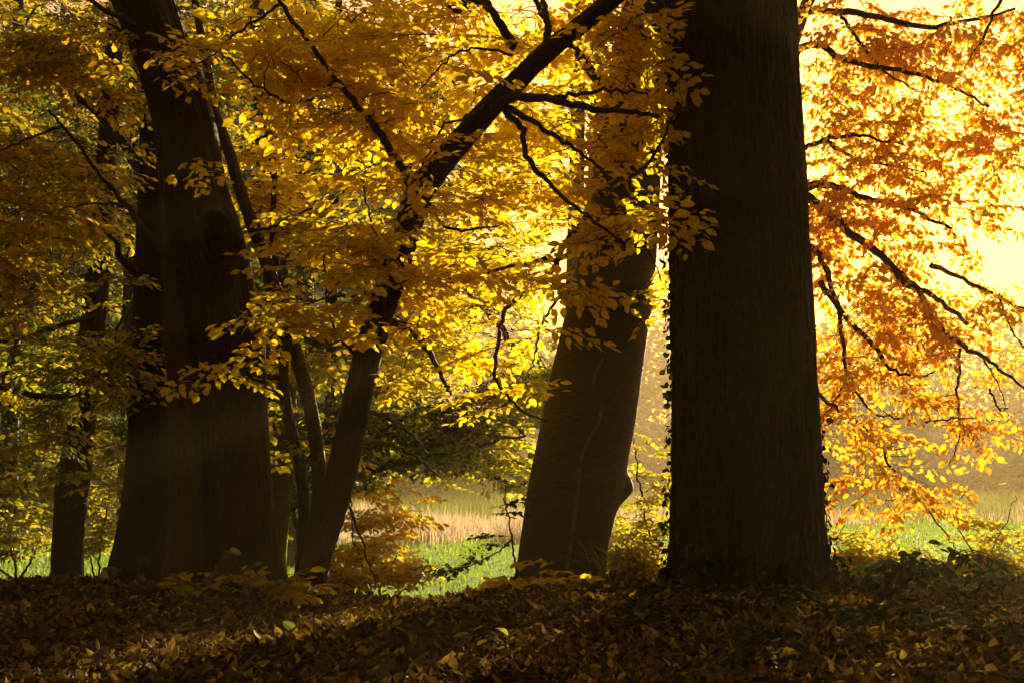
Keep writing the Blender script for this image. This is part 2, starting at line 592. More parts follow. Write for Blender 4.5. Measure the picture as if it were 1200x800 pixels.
# ------------------------------------------------------------------ trunks
def trunk(parent, origin, rows, d, mat, seed=0, sides=96, flare=0.0, flare_h=0.5, lobes=(), ridge=0.0, ridge_u=18, ridge_v=2.0,
          top=(), dz=0.03, knobs=(), hollow=None, name='trunk', lean_d=0.0, zground=0.0, mats=None):
    """rows: [(py, xl, xr)] read from bottom to top; top: extra (z, x, r) rows; knobs: (angle, z, size, height);
    lean_d: metres away from camera gained per metre of height"""
    rows = sorted(rows, key=lambda q: -q[0])
    zs = [CAMZ + (HZ - q[0]) / F * d for q in rows]
    xs = [((q[1] + q[2]) / 2 - 600) / F * d for q in rows]
    rr = [(q[2] - q[1]) / 2 / F * d for q in rows]
    for z, x, r in top:
        zs.append(z)
        xs.append(x)
        rr.append(r)
    zb = zground - 0.7
    if zs[0] > zb:
        zs.insert(0, zb)
        xs.insert(0, xs[0])
        rr.insert(0, rr[0] * 1.04)
    n = max(12, int((zs[-1] - zs[0]) / dz))
    z = np.linspace(zs[0], zs[-1], n)
    x = np.interp(z, zs, xs)
    r = np.interp(z, zs, rr)
    kk = max(3, int(0.16 / dz) | 1)
    ker = np.hanning(kk + 2)[1:-1]
    ker /= ker.sum()

    def sm(v):
        return np.convolve(np.pad(v, kk // 2, mode='edge'), ker, mode='valid')
    x, r = sm(x), sm(r)
    th = np.linspace(0, 2 * math.pi, sides + 1)
    TH, Z = np.meshgrid(th, z)
    rad = np.repeat(r[:, None], sides + 1, 1)
    fl = np.exp(-np.clip(Z - zground, 0, None) / flare_h)
    for (ang, amp, sharp, decay) in lobes:
        g = np.exp(sharp * (np.cos(TH - ang) - 1))
        rad = rad * (1 + amp * g * (np.exp(-np.clip(Z - zground, 0, None) / decay) if decay else 1))
    if flare:
        bt = 0.5 + 0.5 * np.cos(5 * TH + 1.3 * seed) * 0.8 + 0.2 * np.cos(3 * TH + seed)
        rad = rad * (1 + flare * fl * np.clip(bt, 0, 1.2))
    for (ang, kz, size, hgt) in knobs:
        dth = np.angle(np.exp(1j * (TH - ang))) * r[:, None]
        rad = rad + hgt * np.exp(-(dth ** 2 + (Z - kz) ** 2) / size ** 2)
    # low frequency unevenness and bark furrows
    low = np.empty_like(Z)
    rid = np.zeros_like(Z)
    for i in range(n):
        for j in range(sides):
            a = th[j]
            v = Vector((math.cos(a) * 1.3 + seed * 7, math.sin(a) * 1.3, z[i] * 0.7))
            low[i, j] = noise.noise(v)
            if ridge:
                u = ridge_u * r[i] / 0.5
                rid[i, j] = abs(noise.noise(Vector((math.cos(a) * u * 0.5, math.sin(a) * u * 0.5, z[i] * ridge_v + seed))))
    low[:, -1] = low[:, 0]
    rid[:, -1] = rid[:, 0]
    rad = rad * (1 + 0.035 * low) + ridge * (np.clip(rid * 3.0, 0, 1) - 0.6)
    hm = None
    if hollow:
        ang, hz, ha, hb, depth = hollow          # angle, height, half width, half height, depth
        dth = np.angle(np.exp(1j * (TH - ang))) * r[:, None]
        e = np.sqrt((dth / ha) ** 2 + ((Z - hz) / hb) ** 2)
        inside = np.clip((1.0 - e) / 0.18, 0, 1)
        lip = 1.3 * np.exp(-((e - 1.12) / 0.16) ** 2)
        rad = rad - depth * inside + 0.055 * lip
        hm = inside
    X = x[:, None] + rad * np.cos(TH)
    Y = d + lean_d * np.clip(Z, 0, None) + rad * np.sin(TH)
    V = np.stack([X, Y, Z], -1).reshape(-1, 3)
    rm = float(np.mean(r))
    uv = np.stack([TH * rm, Z], -1).reshape(-1, 2)
    i = np.arange(n - 1)[:, None] * (sides + 1)
    j = np.arange(sides)[None, :]
    q = np.stack([i + j, i + j + 1, i + sides + 2 + j, i + sides + 1 + j], -1).reshape(-1, 4)
    mb = MB()
    if hm is not None:
        fm = hm[:-1, :-1].reshape(-1) > 0.6
        mb.add(V, [q[~fm]], 0, uv, True)
        mb.n -= len(V)
        mb.V.pop()
        mb.add(V, [q[fm]], 1, uv, True)
    else:
        mb.add(V, [q], 0, uv, True)
    mb.build(name, mats or [mat], parent, origin)
    return np.stack([x, d + lean_d * np.clip(z, 0, None), z], -1), r


# ------------------------------------------------------------------ ground
def gheight(x, y):
    cx = 12.35 - 0.6 * np.exp(-((x + 0.75) / 1.0) ** 2) + 0.25 * np.sin(x * 0.9) + 0.25 * np.clip(x - 1.5, 0, 2)
    t = np.clip((y - cx) / 3.4, 0, 1)
    t = t * t * (3 - 2 * t)
    z = -0.50 * t
    z = z + 0.045 * np.sin(x * 1.3 + 0.6 * y) * np.exp(-((y - 9) / 6) ** 2) + 0.03 * np.sin(2.9 * x - 1.1 * y + 1) * np.exp(-((y - 9) / 6) ** 2)
    z = z + 0.04 * np.sin(x * 0.21 + 1) * np.sin(y * 0.17) * t
    for bx, by, br_, bh in ((2.0, 12.3, 0.95, 0.10), (0.45, 13.0, 0.75, 0.07), (-2.45, 12.0, 0.85, 0.09), (-3.45, 13.6, 0.7, 0.07), (-4.55, 14.6, 0.5, 0.06), (-1.7, 11.8, 0.5, 0.05)):
        z = z + 0.6 * bh * np.exp(-((x - bx) ** 2 + (y - by) ** 2) / br_ ** 2)
    z = z - 0.10 * np.exp(-((x + 0.95) / 0.8) ** 2 - ((y - 11.6) / 1.2) ** 2)
    return z


def gz(x, y):
    return float(gheight(np.array(float(x)), np.array(float(y))))


def build_ground():
    def axis(lo, a, b, hi, fine, g):
        mid = list(np.arange(a, b, fine))
        left, s, v = [], fine, a
        while v > lo:
            s *= g
            v -= s
            left.append(max(v, lo))
        right, s, v = [], fine, mid[-1]
        while v < hi:
            s *= g
            v += s
            right.append(min(v, hi))
        return np.array(left[::-1] + mid + right)
    xs = axis(-170, -9, 9, 170, 0.12, 1.12)
    ys = axis(-40, 4, 20, 190, 0.12, 1.12)
    X, Y = np.meshgrid(xs, ys)
    Z = gheight(X, Y)
    rs = np.random.RandomState(3)
    Z = Z + rs.normal(0, 0.008, Z.shape) * (Y < 16)
    V = np.stack([X, Y, Z], -1).reshape(-1, 3)
    nx = len(xs)
    i = np.arange(len(ys) - 1)[:, None] * nx
    j = np.arange(nx - 1)[None, :]
    q = np.stack([i + j, i + j + 1, i + nx + j + 1, i + nx + j], -1).reshape(-1, 4)
    mb = MB()
    mb.add(V, [q], 0, None, True)
    m, N, L, o = new_mat('woodland_soil_and_meadow')
    tc = N.new('ShaderNodeTexCoord')
    n1 = N.new('ShaderNodeTexNoise')
    n1.inputs['Scale'].default_value = 7.0
    n1.inputs['Detail'].default_value = 8.0
    L.new(tc.outputs['Object'], n1.inputs['Vector'])
    soil = ramp(N, [(0.3, (0.025, 0.015, 0.009)), (0.55, (0.075, 0.040, 0.017)), (0.75, (0.15, 0.085, 0.03))])
    L.new(n1.outputs['Fac'], soil.inputs[0])
    n2 = N.new('ShaderNodeTexNoise')
    n2.inputs['Scale'].default_value = 0.14
    n2.inputs['Detail'].default_value = 5.0
    L.new(tc.outputs['Object'], n2.inputs['Vector'])
    grass = ramp(N, [(0.35, (0.075, 0.13, 0.02)), (0.55, (0.13, 0.19, 0.03)), (0.7, (0.22, 0.21, 0.07))])
    L.new(n2.outputs['Fac'], grass.inputs[0])
    sx = N.new('ShaderNodeSeparateXYZ')
    L.new(tc.outputs['Object'], sx.inputs[0])
    n3 = N.new('ShaderNodeTexNoise')
    n3.inputs['Scale'].default_value = 1.1
    L.new(tc.outputs['Object'], n3.inputs['Vector'])
    a = math_node(N, L, 'MULTIPLY', n3.outputs['Fac'], 3.0)
    a = math_node(N, L, 'ADD', a, sx.outputs['Y'])
    a = math_node(N, L, 'SUBTRACT', a, 16.0, True)
    mx = N.new('ShaderNodeMixRGB')
    L.new(a, mx.inputs[0])
    L.new(soil.outputs[0], mx.inputs[1])
    L.new(grass.outputs[0], mx.inputs[2])
    bs = N.new('ShaderNodeBsdfPrincipled')
    bs.inputs['Roughness'].default_value = 0.95
    bs.inputs['Specular IOR Level'].default_value = 0.1
    bp = N.new('ShaderNodeBump')
    bp.inputs['Distance'].default_value = 0.03
    L.new(n1.outputs['Fac'], bp.inputs['Height'])
    L.new(bp.outputs[0], bs.inputs['Normal'])
    L.new(mx.outputs[0], bs.inputs['Base Color'])
    L.new(bs.outputs[0], o.inputs[0])
    g = mb.build('ground', [m])
    tag(g, 'leaf strewn woodland bank falling away to a green meadow', 'ground', kind='structure')


build_ground()

# ------------------------------------------------------------------ trees: foreground
SP_big = sprays(100, 14, S=0.85, L=0.105, gap=0.058, nside=8, detail=1)
SP_mid = sprays(200, 12, S=0.85, L=0.088, gap=0.05, nside=9, detail=1, hang=0.3)
SP_hang = sprays(300, 12, S=0.75, L=0.085, gap=0.05, nside=8, detail=1, hang=0.6, tilt=0.7, droop=0.25)
SP_far = sprays(400, 10, S=1.05, L=0.095, gap=0.052, nside=10, detail=0, side_twigs=False, twig=0.005, tilt=0.5)
SP_high = sprays(500, 6, S=1.7, L=0.24, gap=0.11, nside=10, detail=0, side_twigs=False, twig=0.01, tilt=0.5)
SP_small = sprays(600, 10, S=0.42, L=0.065, gap=0.042, nside=6, detail=1, twig=0.002, hang=0.35, tilt=0.6)


def base_of(px, d):
    x = (px - 600) / F * d
    return (x, d, gz(x, d))


# --- the stout oak on the right
d = 12.3
o = base_of(877, d)
oak = thing('oak_tree', 'thick upright oak trunk with deeply furrowed bark, the broadest at right', 'tree', o)
tn, tr = trunk(oak, o, [(700, 778, 972), (690, 783, 970), (660, 786, 968), (600, 787, 965), (500, 790, 958), (400, 790, 953), (300, 788, 947), (200, 785, 942), (100, 784, 935), (0, 784, 930)], d, M_oak,
               seed=1, sides=300, flare=0.05, flare_h=0.25, lobes=[(-2.35, 0.16, 25, 0.16), (-1.65, 0.22, 30, 0.14), (-0.85, 0.2, 25, 0.16), (-0.2, 0.12, 25, 0.14), (-2.0, -0.04, 30, 1.5), (-1.1, -0.05, 30, 2.5)], ridge=0.034, ridge_u=15, ridge_v=1.1, top=[(7.5, 1.82, 0.50), (10.0, 1.85, 0.44)], dz=0.022,
               knobs=[(0.25, 3.95, 0.10, 0.06), (-1.2, 2.6, 0.2, 0.02)])
nodes = []
for k, (q, r0) in enumerate([([(860, -420, 12.3), (640, -600, 10.0), (420, -660, 7.0)], 0.2), ([(860, -500, 12.3), (1050, -640, 10.0), (1250, -700, 7.5)], 0.2),
                             ([(858, -560, 12.3), (800, -760, 9.5), (700, -1100, 6.0)], 0.18), ([(858, -700, 12.3), (900, -1000, 12.5), (960, -1150, 13.0)], 0.2)]):
    nodes.append(limb(oak, o, q, r0, 0.04, M_oak, seed=k))
nodes = np.concatenate(nodes)
crown(oak, o, nodes, [((1.5, 6.0, 8.0), (7.0, 3.6, 1.3), 330), ((1.0, 2.0, 8.2), (8.0, 5.5, 1.8), 420), ((-3.5, 8.0, 7.8), (4.0, 4.0, 1.4), 160)], SP_high, [M_ochre, M_twig], 11, 0.4, -0.25, branch_r=0.02)  # unseen high crown, spread over the camera to cut sky fill

# --- the beech leaning right, behind the oak's left side
d = 13.0
o = base_of(657, d)
beech = thing('beech_tree', 'smooth barked beech trunk leaning right, with a swelling low on its right side', 'tree', o)
bt, br = trunk(beech, o, [(700, 598, 712), (690, 602, 710), (670, 605, 710), (640, 609, 713), (600, 615, 722), (585, 617, 727), (560, 621, 733), (550, 623, 734), (500, 633, 744), (450, 643, 751), (400, 655, 758), (350, 667, 765),
                       (300, 679, 770), (200, 694, 775), (100, 712, 781), (0, 730, 790)], d, M_beech, seed=2, sides=96, flare=0.03, flare_h=0.2,
               top=[(6.6, 1.45, 0.22), (8.5, 1.7, 0.17)], dz=0.03, knobs=[(0.1, 0.86, 0.12, 0.10), (-1.5, 2.3, 0.05, 0.02), (-1.9, 1.55, 0.06, 0.02), (-1.1, 1.4, 0.05, 0.015), (0.0, 2.55, 0.06, 0.03)])
nb = [limb(beech, o, [(742, 268, 12.9), (700, 284, 12.5), (650, 302, 12.2), (590, 316, 12.0), (522, 329, 11.9)], 0.035, 0.008, M_twig, wob=0.012, seed=3),
      limb(beech, o, [(690, 250, 12.9), (660, 290, 12.7), (643, 322, 12.6), (600, 356, 12.5), (585, 382, 12.4), (580, 430, 12.4), (586, 452, 12.4), (610, 480, 12.4), (642, 493, 12.4)], 0.03, 0.008, M_twig, wob=0.01, seed=4),
      limb(beech, o, [(690, 330, 12.8), (655, 352, 12.6), (632, 385, 12.5), (626, 420, 12.4), (616, 442, 12.4)], 0.02, 0.005, M_twig, wob=0.01, seed=5),
      limb(beech, o, [(735, 130, 13.0), (690, 80, 12.6), (640, 20, 12.2), (600, -60, 11.8)], 0.06, 0.012, M_twig, wob=0.012, seed=6),
      limb(beech, o, [(730, 180, 12.8), (745, 250, 12.2), (760, 290, 11.9), (775, 330, 11.8)], 0.018, 0.005, M_twig, wob=0.01, seed=7),
      limb(beech, o, [(700, 230, 13.0), (720, 215, 12.0), (760, 190, 11.6), (800, 120, 11.4)], 0.03, 0.008, M_twig, wob=0.01, seed=8),
      limb(beech, o, [(740, 60, 13.2), (820, -60, 14.2), (900, -120, 15)], 0.08, 0.02, M_twig, seed=9)]
nb = np.concatenate(nb + [bt[120::6]])
crown(beech, o, nb, [blob(735, 265, 11.8, 50, 50, 0.4, 10), blob(740, 150, 12.0, 50, 90, 0.5, 9), blob(750, 60, 12.0, 40, 60, 0.5, 5), blob(590, 400, 12.6, 60, 90, 0.6, 12), blob(680, 320, 12.3, 70, 40, 0.5, 9),
                     blob(620, 170, 13.4, 80, 120, 0.7, 26), blob(770, 340, 12.5, 20, 50, 0.4, 5)], SP_big, [M_gold, M_twig], 12, 1.1, -0.2)

# --- the great leaning trunk at left with a hollow
d = 12.0
o = base_of(258, d)
left = thing('old_maple_tree', 'massive fluted trunk at left leaning left, with a dark oval hollow halfway up', 'tree', o)
trunk(left, o, [(700, 222, 342), (685, 226, 334), (660, 232, 328), (640, 234, 325), (600, 236, 321), (550, 236, 316), (500, 233, 313), (450, 228, 311), (400, 220, 307), (350, 208, 300), (300, 197, 290), (270, 192, 283),
                (215, 187, 265), (150, 181, 253), (95, 166, 241), (50, 150, 221), (0, 130, 205)], d, M_ridged, seed=3, sides=260, flare=0.10, flare_h=0.3, ridge=0.016, ridge_u=16, ridge_v=1.2,
      top=[(6.5, -3.95, 0.24), (9.0, -4.6, 0.18)], dz=0.028, lobes=[(-0.62, -0.08, 50, 0), (-0.35, 0.30, 20, 0.35), (-1.4, 0.18, 25, 0.3)],
      hollow=(-1.02, 2.93, 0.135, 0.20, 0.17), mats=[M_ridged, M_hollow], knobs=[(-1.0, 2.62, 0.1, 0.05), (-0.5, 2.9, 0.09, 0.05)])
trunk(left, o, [(700, 181, 250), (685, 187, 246), (650, 195, 243), (600, 198, 241), (550, 198, 240), (500, 197, 237), (450, 196, 233), (400, 194, 227), (350, 192, 220), (300, 190, 214), (250, 189, 210), (215, 190, 206), (180, 192, 202), (165, 195, 199)], 11.85, M_palebark,
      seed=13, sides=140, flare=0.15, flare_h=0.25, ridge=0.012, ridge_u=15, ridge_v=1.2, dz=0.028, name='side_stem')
nl = [limb(left, o, [(222, 318, 11.75), (196, 303, 11.6), (165, 262, 11.5), (140, 232, 11.4), (110, 195, 11.3), (72, 146, 11.2), (55, 130, 11.2)], 0.032, 0.008, M_twig, wob=0.008, seed=11),
      limb(left, o, [(165, 262, 11.5), (140, 240, 11.4), (100, 240, 11.3), (60, 250, 11.2)], 0.014, 0.005, M_twig, wob=0.008, seed=12),
      limb(left, o, [(165, 35, 11.8), (140, 20, 11.6), (105, 0, 11.4), (60, -30, 11.2)], 0.035, 0.008, M_twig, wob=0.008, seed=13),
      limb(left, o, [(72, 148, 11.2), (40, 160, 11.1), (5, 175, 11.0), (-40, 182, 11)], 0.012, 0.005, M_twig, wob=0.008, seed=14)]
nl = np.concatenate(nl)
crown(left, o, nl, [blob(60, 60, 12.0, 130, 70, 0.9, 34), blob(50, 150, 12.0, 120, 60, 0.9, 30), blob(40, 250, 12.2, 100, 70, 0.9, 24), blob(-120, 120, 12, 90, 150, 0.9, 22), blob(235, 70, 11.3, 45, 20, 0.3, 3)],
      SP_mid, [M_ochre, M_twig], 13, 0.9, -0.12, pitch=(-0.2, 0.2), roll=0.18)

# --- the dark trunk behind it
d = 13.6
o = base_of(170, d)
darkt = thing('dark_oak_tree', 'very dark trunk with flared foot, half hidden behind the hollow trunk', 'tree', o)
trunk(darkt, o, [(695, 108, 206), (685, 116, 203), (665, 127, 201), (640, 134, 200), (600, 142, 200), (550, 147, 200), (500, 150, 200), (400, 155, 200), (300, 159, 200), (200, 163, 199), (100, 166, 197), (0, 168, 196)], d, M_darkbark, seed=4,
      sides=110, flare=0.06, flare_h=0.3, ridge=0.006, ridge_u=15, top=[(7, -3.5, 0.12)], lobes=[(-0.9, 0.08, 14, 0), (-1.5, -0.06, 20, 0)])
n1 = limb(darkt, o, [(160, 320, 13.5), (140, 300, 13.3), (137, 285, 13.2), (120, 270, 13.1)], 0.05, 0.01, M_twig, seed=15)
n2 = limb(darkt, o, [(165, 200, 13.6), (130, 150, 13.6), (60, 90, 13.7), (-20, 50, 13.8)], 0.06, 0.01, M_twig, wob=0.01, seed=16)
n3 = limb(darkt, o, [(165, 420, 13.5), (140, 430, 13.2), (100, 445, 12.9), (60, 450, 12.7)], 0.02, 0.006, M_twig, wob=0.01, seed=17)
crown(darkt, o, np.concatenate([n1, n2, n3]), [blob(70, 340, 13.2, 100, 45, 0.7, 24), blob(90, 250, 13.6, 90, 50, 0.8, 18), blob(140, 430, 13.0, 50, 60, 0.4, 14), blob(60, 60, 14.2, 160, 100, 0.8, 34)],
      SP_mid, [M_ochre, M_twig], 14, 1.0, -0.15)

# --- slim trunk at the far left
d = 14.6
o = base_of(78, d)
fl = thing('slim_maple_tree', 'slim straight trunk at far left, lit along its right side', 'tree', o)
trunk(fl, o, [(695, 58, 99), (688, 60, 97), (640, 61, 97), (600, 64, 101), (570, 65, 104), (550, 69, 107), (500, 78, 111), (450, 88, 117), (400, 92, 122), (370, 96, 125), (250, 108, 134), (100, 120, 142), (0, 128, 148)], d, M_ridged, seed=5, sides=84,
      flare=0.05, flare_h=0.2, ridge=0.008, ridge_u=20, top=[(7, -3.9, 0.07)])
n1 = limb(fl, o, [(92, 468, 14.5), (70, 466, 14.3), (40, 462, 14.1), (0, 455, 14.0), (-60, 450, 14)], 0.045, 0.02, M_twig, wob=0.01, seed=18)
n2 = limb(fl, o, [(110, 370, 14.5), (60, 385, 14.3), (20, 398, 14.1), (-30, 402, 14.0)], 0.03, 0.012, M_twig, wob=0.01, seed=19)
n3 = limb(fl, o, [(100, 440, 14.6), (140, 380, 14.7), (160, 330, 14.8)], 0.025, 0.01, M_twig, seed=20)
crown(fl, o, np.concatenate([n1, n2, n3]), [blob(40, 420, 14.2, 80, 60, 0.8, 20), blob(110, 420, 13.9, 30, 60, 0.3, 9), blob(90, 490, 14.0, 50, 40, 0.4, 9), blob(130, 540, 14.6, 30, 60, 0.5, 8), blob(20, 540, 14.4, 60, 60, 0.6, 14)],
      SP_mid, [M_green, M_twig], 15, 1.1, -0.12)

# --- the curving tree in the middle
d = 11.8
o = base_of(362, d)
curve = thing('curving_beech_tree', 'slender tree bending up and right in a long bow, full of golden leaves', 'tree', o)
pts = [(358, 715, d), (362, 685, d), (372, 645, d), (387, 600, d), (402, 545, d), (412, 500, d), (425, 440, d), (440, 385, d), (455, 340, d), (475, 280, d), (487, 235, d), (508, 203, d), (540, 165, d), (577, 123, d), (606, 95, d), (640, 62, d),
       (690, 22, d), (750, -30, d), (830, -120, d)]
wd = [52, 42, 38, 37, 36, 35, 34, 34, 33, 32, 33, 32, 29, 27, 25, 24, 22, 20, 14]
c, r = smooth_path(np.array([P(*q) for q in pts]), np.array(wd) / 2 / F * d, 150)
mb = MB()
tube(mb, c, r * 0.97, 28, 0, rough=0.05, seed=6)
mb.build('trunk', [M_ridged], curve, o)
FB = [([(484, 235, 11.8), (476, 205, 11.7), (455, 170, 11.6), (437, 146, 11.5), (418, 122, 11.5), (395, 95, 11.4), (365, 55, 11.3), (330, 5, 11.2), (310, -40, 11.2)], 0.040, 0.014),
      ([(580, 118, 11.8), (610, 114, 11.6), (645, 116, 11.4), (690, 127, 11.2), (735, 131, 11.1), (772, 137, 11.0)], 0.045, 0.015),
      ([(645, 116, 11.4), (680, 110, 11.4), (720, 106, 11.5), (760, 110, 11.6)], 0.022, 0.008),
      ([(590, 122, 11.8), (620, 140, 11.6), (655, 163, 11.5), (690, 185, 11.4), (715, 210, 11.3)], 0.03, 0.008),
      ([(592, 130, 11.8), (612, 152, 11.7), (618, 185, 11.6), (640, 210, 11.5), (670, 240, 11.4), (700, 262, 11.3), (730, 285, 11.3)], 0.03, 0.008),
      ([(604, 55, 11.75), (590, 35, 11.7), (575, 12, 11.6), (550, 0, 11.5), (540, 14, 11.4), (520, 5, 11.3)], 0.045, 0.012),
      ([(575, 12, 11.6), (560, -20, 11.6), (530, -60, 11.6)], 0.03, 0.012),
      ([(640, 62, 11.8), (642, 30, 11.8), (638, 0, 11.9), (630, -40, 12)], 0.04, 0.015),
      ([(575, 125, 11.8), (540, 140, 11.5), (518, 150, 11.3), (500, 185, 11.2), (485, 205, 11.1)], 0.014, 0.006),
      ([(600, 65, 11.8), (550, 58, 11.4), (520, 75, 11.2), (490, 108, 11.1)], 0.012, 0.005),
      ([(490, 222, 11.8), (520, 265, 11.4), (550, 270, 11.2), (590, 262, 11.1)], 0.018, 0.006),
      ([(445, 370, 11.8), (480, 385, 12.2), (505, 415, 12.5), (520, 445, 12.7), (528, 462, 12.8)], 0.04, 0.012),
      ([(418, 480, 11.8), (450, 486, 12.2), (480, 505, 12.6), (500, 530, 12.9)], 0.025, 0.008),
      ([(408, 525, 11.8), (440, 517, 12.2), (475, 528, 12.6), (520, 560, 13.0)], 0.03, 0.008),
      ([(400, 555, 11.8), (412, 600, 11.9), (428, 645, 12.0), (440, 690, 12.0)], 0.014, 0.006),
      ([(467, 300, 11.8), (445, 280, 11.6), (430, 240, 11.5), (425, 190, 11.4)], 0.012, 0.005),
      ([(430, 425, 11.8), (400, 400, 11.6), (385, 360, 11.5), (380, 300, 11.4)], 0.018, 0.006),
      ([(455, 345, 11.8), (420, 345, 11.4), (380, 350, 11.1), (330, 352, 10.9), (295, 360, 10.8)], 0.014, 0.004),
      ([(395, 95, 11.4), (350, 120, 11.2), (300, 100, 11.0), (255, 60, 10.9), (215, 62, 10.9)], 0.016, 0.004),
      ([(330, 5, 11.2), (290, 30, 11.1), (240, 70, 11.0), (200, 85, 10.9)], 0.014, 0.004)]
nf = [c[60:]]
for k, (q, r0, r1) in enumerate(FB):
    nf.append(limb(curve, o, q, r0, r1, M_twig if r0 < 0.05 else M_ridged, wob=0.009, seed=30 + k))
nf = np.concatenate(nf)
crown(curve, o, nf, [blob(560, 60, 12.6, 200, 80, 0.8, 54), blob(420, 60, 12.3, 110, 80, 0.8, 30), blob(540, 60, 11.3, 60, 60, 0.25, 6), blob(700, 60, 12.4, 60, 50, 0.3, 8), blob(400, 70, 11.1, 100, 70, 0.25, 10), blob(500, 190, 11.3, 60, 50, 0.2, 6), blob(330, 80, 11.8, 70, 70, 0.4, 20), blob(440, 170, 12.1, 110, 60, 0.6, 28), blob(600, 200, 12.4, 110, 70, 0.6, 30),
                      blob(700, 130, 12.0, 90, 70, 0.4, 16), blob(730, 40, 11.8, 60, 50, 0.4, 8), blob(400, 290, 11.6, 90, 60, 0.6, 20), blob(520, 290, 11.8, 100, 50, 0.7, 24), blob(350, 215, 12.9, 60, 60, 0.3, 12), blob(350, 370, 10.9, 55, 30, 0.3, 10),
                      blob(250, 75, 10.9, 40, 20, 0.2, 5), blob(225, 200, 10.9, 14, 10, 0.1, 1), blob(270, 420, 10.9, 20, 6, 0.1, 2), blob(600, -80, 11.8, 280, 80, 0.9, 40), blob(450, 400, 12.2, 80, 60, 0.5, 12)],
      SP_big, [M_gold, M_twig], 16, 1.0, -0.2, roll=0.35, branch_r=0.008)

# --- thin twin stems between them
d = 12.7
o = base_of(366, d)
thin = thing('thin_maple_sapling', 'thin pale stem rising left beside the bowed tree, crossing the hollow trunk', 'sapling', o)
q = [(362, 700, d), (370, 620, d), (374, 560, d), (366, 490, d), (350, 425, d), (332, 370, d), (318, 325, d), (300, 275, d), (282, 225, d), (266, 170, d), (252, 130, d), (244, 85, d), (232, 20, d), (215, -80, d)]
ct, rt = smooth_path(np.array([P(*a) for a in q]), np.array([13, 12, 11, 11, 11, 10.5, 10, 10, 9.5, 8.5, 7.5, 7, 6, 5]) / F * d * 0.78, 120)
mb = MB()
tube(mb, ct, rt, 16, 0, rough=0.05, seed=7)
mb.build('trunk', [M_beech], thin, o)
n1 = limb(thin, o, [(300, 275, d), (330, 260, 12.3), (380, 240, 12.0), (420, 235, 11.9)], 0.014, 0.005, M_twig, wob=0.01, seed=60)
n2 = limb(thin, o, [(252, 130, d), (275, 90, 12.9), (290, 40, 13.0), (300, -20, 13.1)], 0.014, 0.005, M_twig, wob=0.01, seed=61)
crown(thin, o, np.concatenate([n1, n2, ct[70:]]), [blob(310, 180, 13.3, 50, 60, 0.3, 12), blob(350, 265, 13.1, 50, 30, 0.3, 8), blob(280, 40, 12.9, 50, 60, 0.5, 12)], SP_big, [M_gold, M_twig], 17, 1.0, -0.2)
d = 13.0
o = base_of(352, d)
thin2 = thing('dark_forked_sapling', 'thin dark wavy stem just left of the bowed tree foot', 'sapling', o)
q = [(352, 705, d), (354, 640, d), (356, 590, d), (351, 545, d), (341, 500, d), (333, 450, d), (332, 400, d), (328, 340, d), (320, 280, d), (322, 200, d)]
ct, rt = smooth_path(np.array([P(*a) for a in q]), np.array([8, 7.5, 7, 7, 6.5, 6, 6, 5, 4, 3]) / F * d, 90)
mb = MB()
tube(mb, ct, rt, 12, 0, rough=0.08, seed=8)
mb.build('trunk', [M_ridged], thin2, o)
n1 = limb(thin2, o, [(333, 310, d), (345, 292, 12.9), (370, 291, 12.8), (405, 290, 12.7)], 0.02, 0.006, M_twig, wob=0.008, seed=62)
n2 = limb(thin2, o, [(352, 550, d), (375, 515, 12.9), (395, 490, 12.9)], 0.016, 0.006, M_twig, wob=0.008, seed=63)
crown(thin2, o, np.concatenate([n1, n2, ct[50:]]), [blob(370, 280, 13.0, 70, 40, 0.5, 12), blob(345, 440, 13.2, 50, 60, 0.4, 12), blob(380, 540, 13.2, 30, 40, 0.4, 6)], SP_mid, [M_green, M_twig], 18, 1.0, -0.15)

# --- trunk glimpsed between
d = 16.0
o = base_of(318, d)
bet = thing('grey_beech_tree', 'grey smooth trunk seen in the gap right of the hollow trunk', 'tree', o)
tb, _ = trunk(bet, o, [(690, 296, 336), (650, 300, 334), (540, 310, 346), (480, 312, 348), (380, 312, 342), (250, 304, 330), (150, 298, 320), (0, 292, 310)], d, M_beech, seed=9, sides=48, flare=0.05, top=[(9, -3.0, 0.05)])
nn = [tb[60::5]]
for k, q in enumerate([[(315, 330, d), (350, 250, 16.3), (400, 200, 16.6)], [(310, 250, d), (270, 190, 16.2), (230, 120, 16.4)], [(325, 420, d), (380, 400, 16.2), (440, 400, 16.6)]]):
    nn.append(limb(bet, o, q, 0.06, 0.015, M_twig, wob=0.015, seed=70 + k))
crown(bet, o, np.concatenate(nn), [blob(310, 150, 16.2, 90, 130, 1.0, 46), blob(400, 220, 16.4, 80, 120, 1.0, 36), blob(380, 430, 16.4, 80, 80, 0.9, 28), blob(290, 0, 16.5, 120, 60, 1.0, 26)], SP_mid, [M_dark, M_twig], 19, 0.7, -0.1)

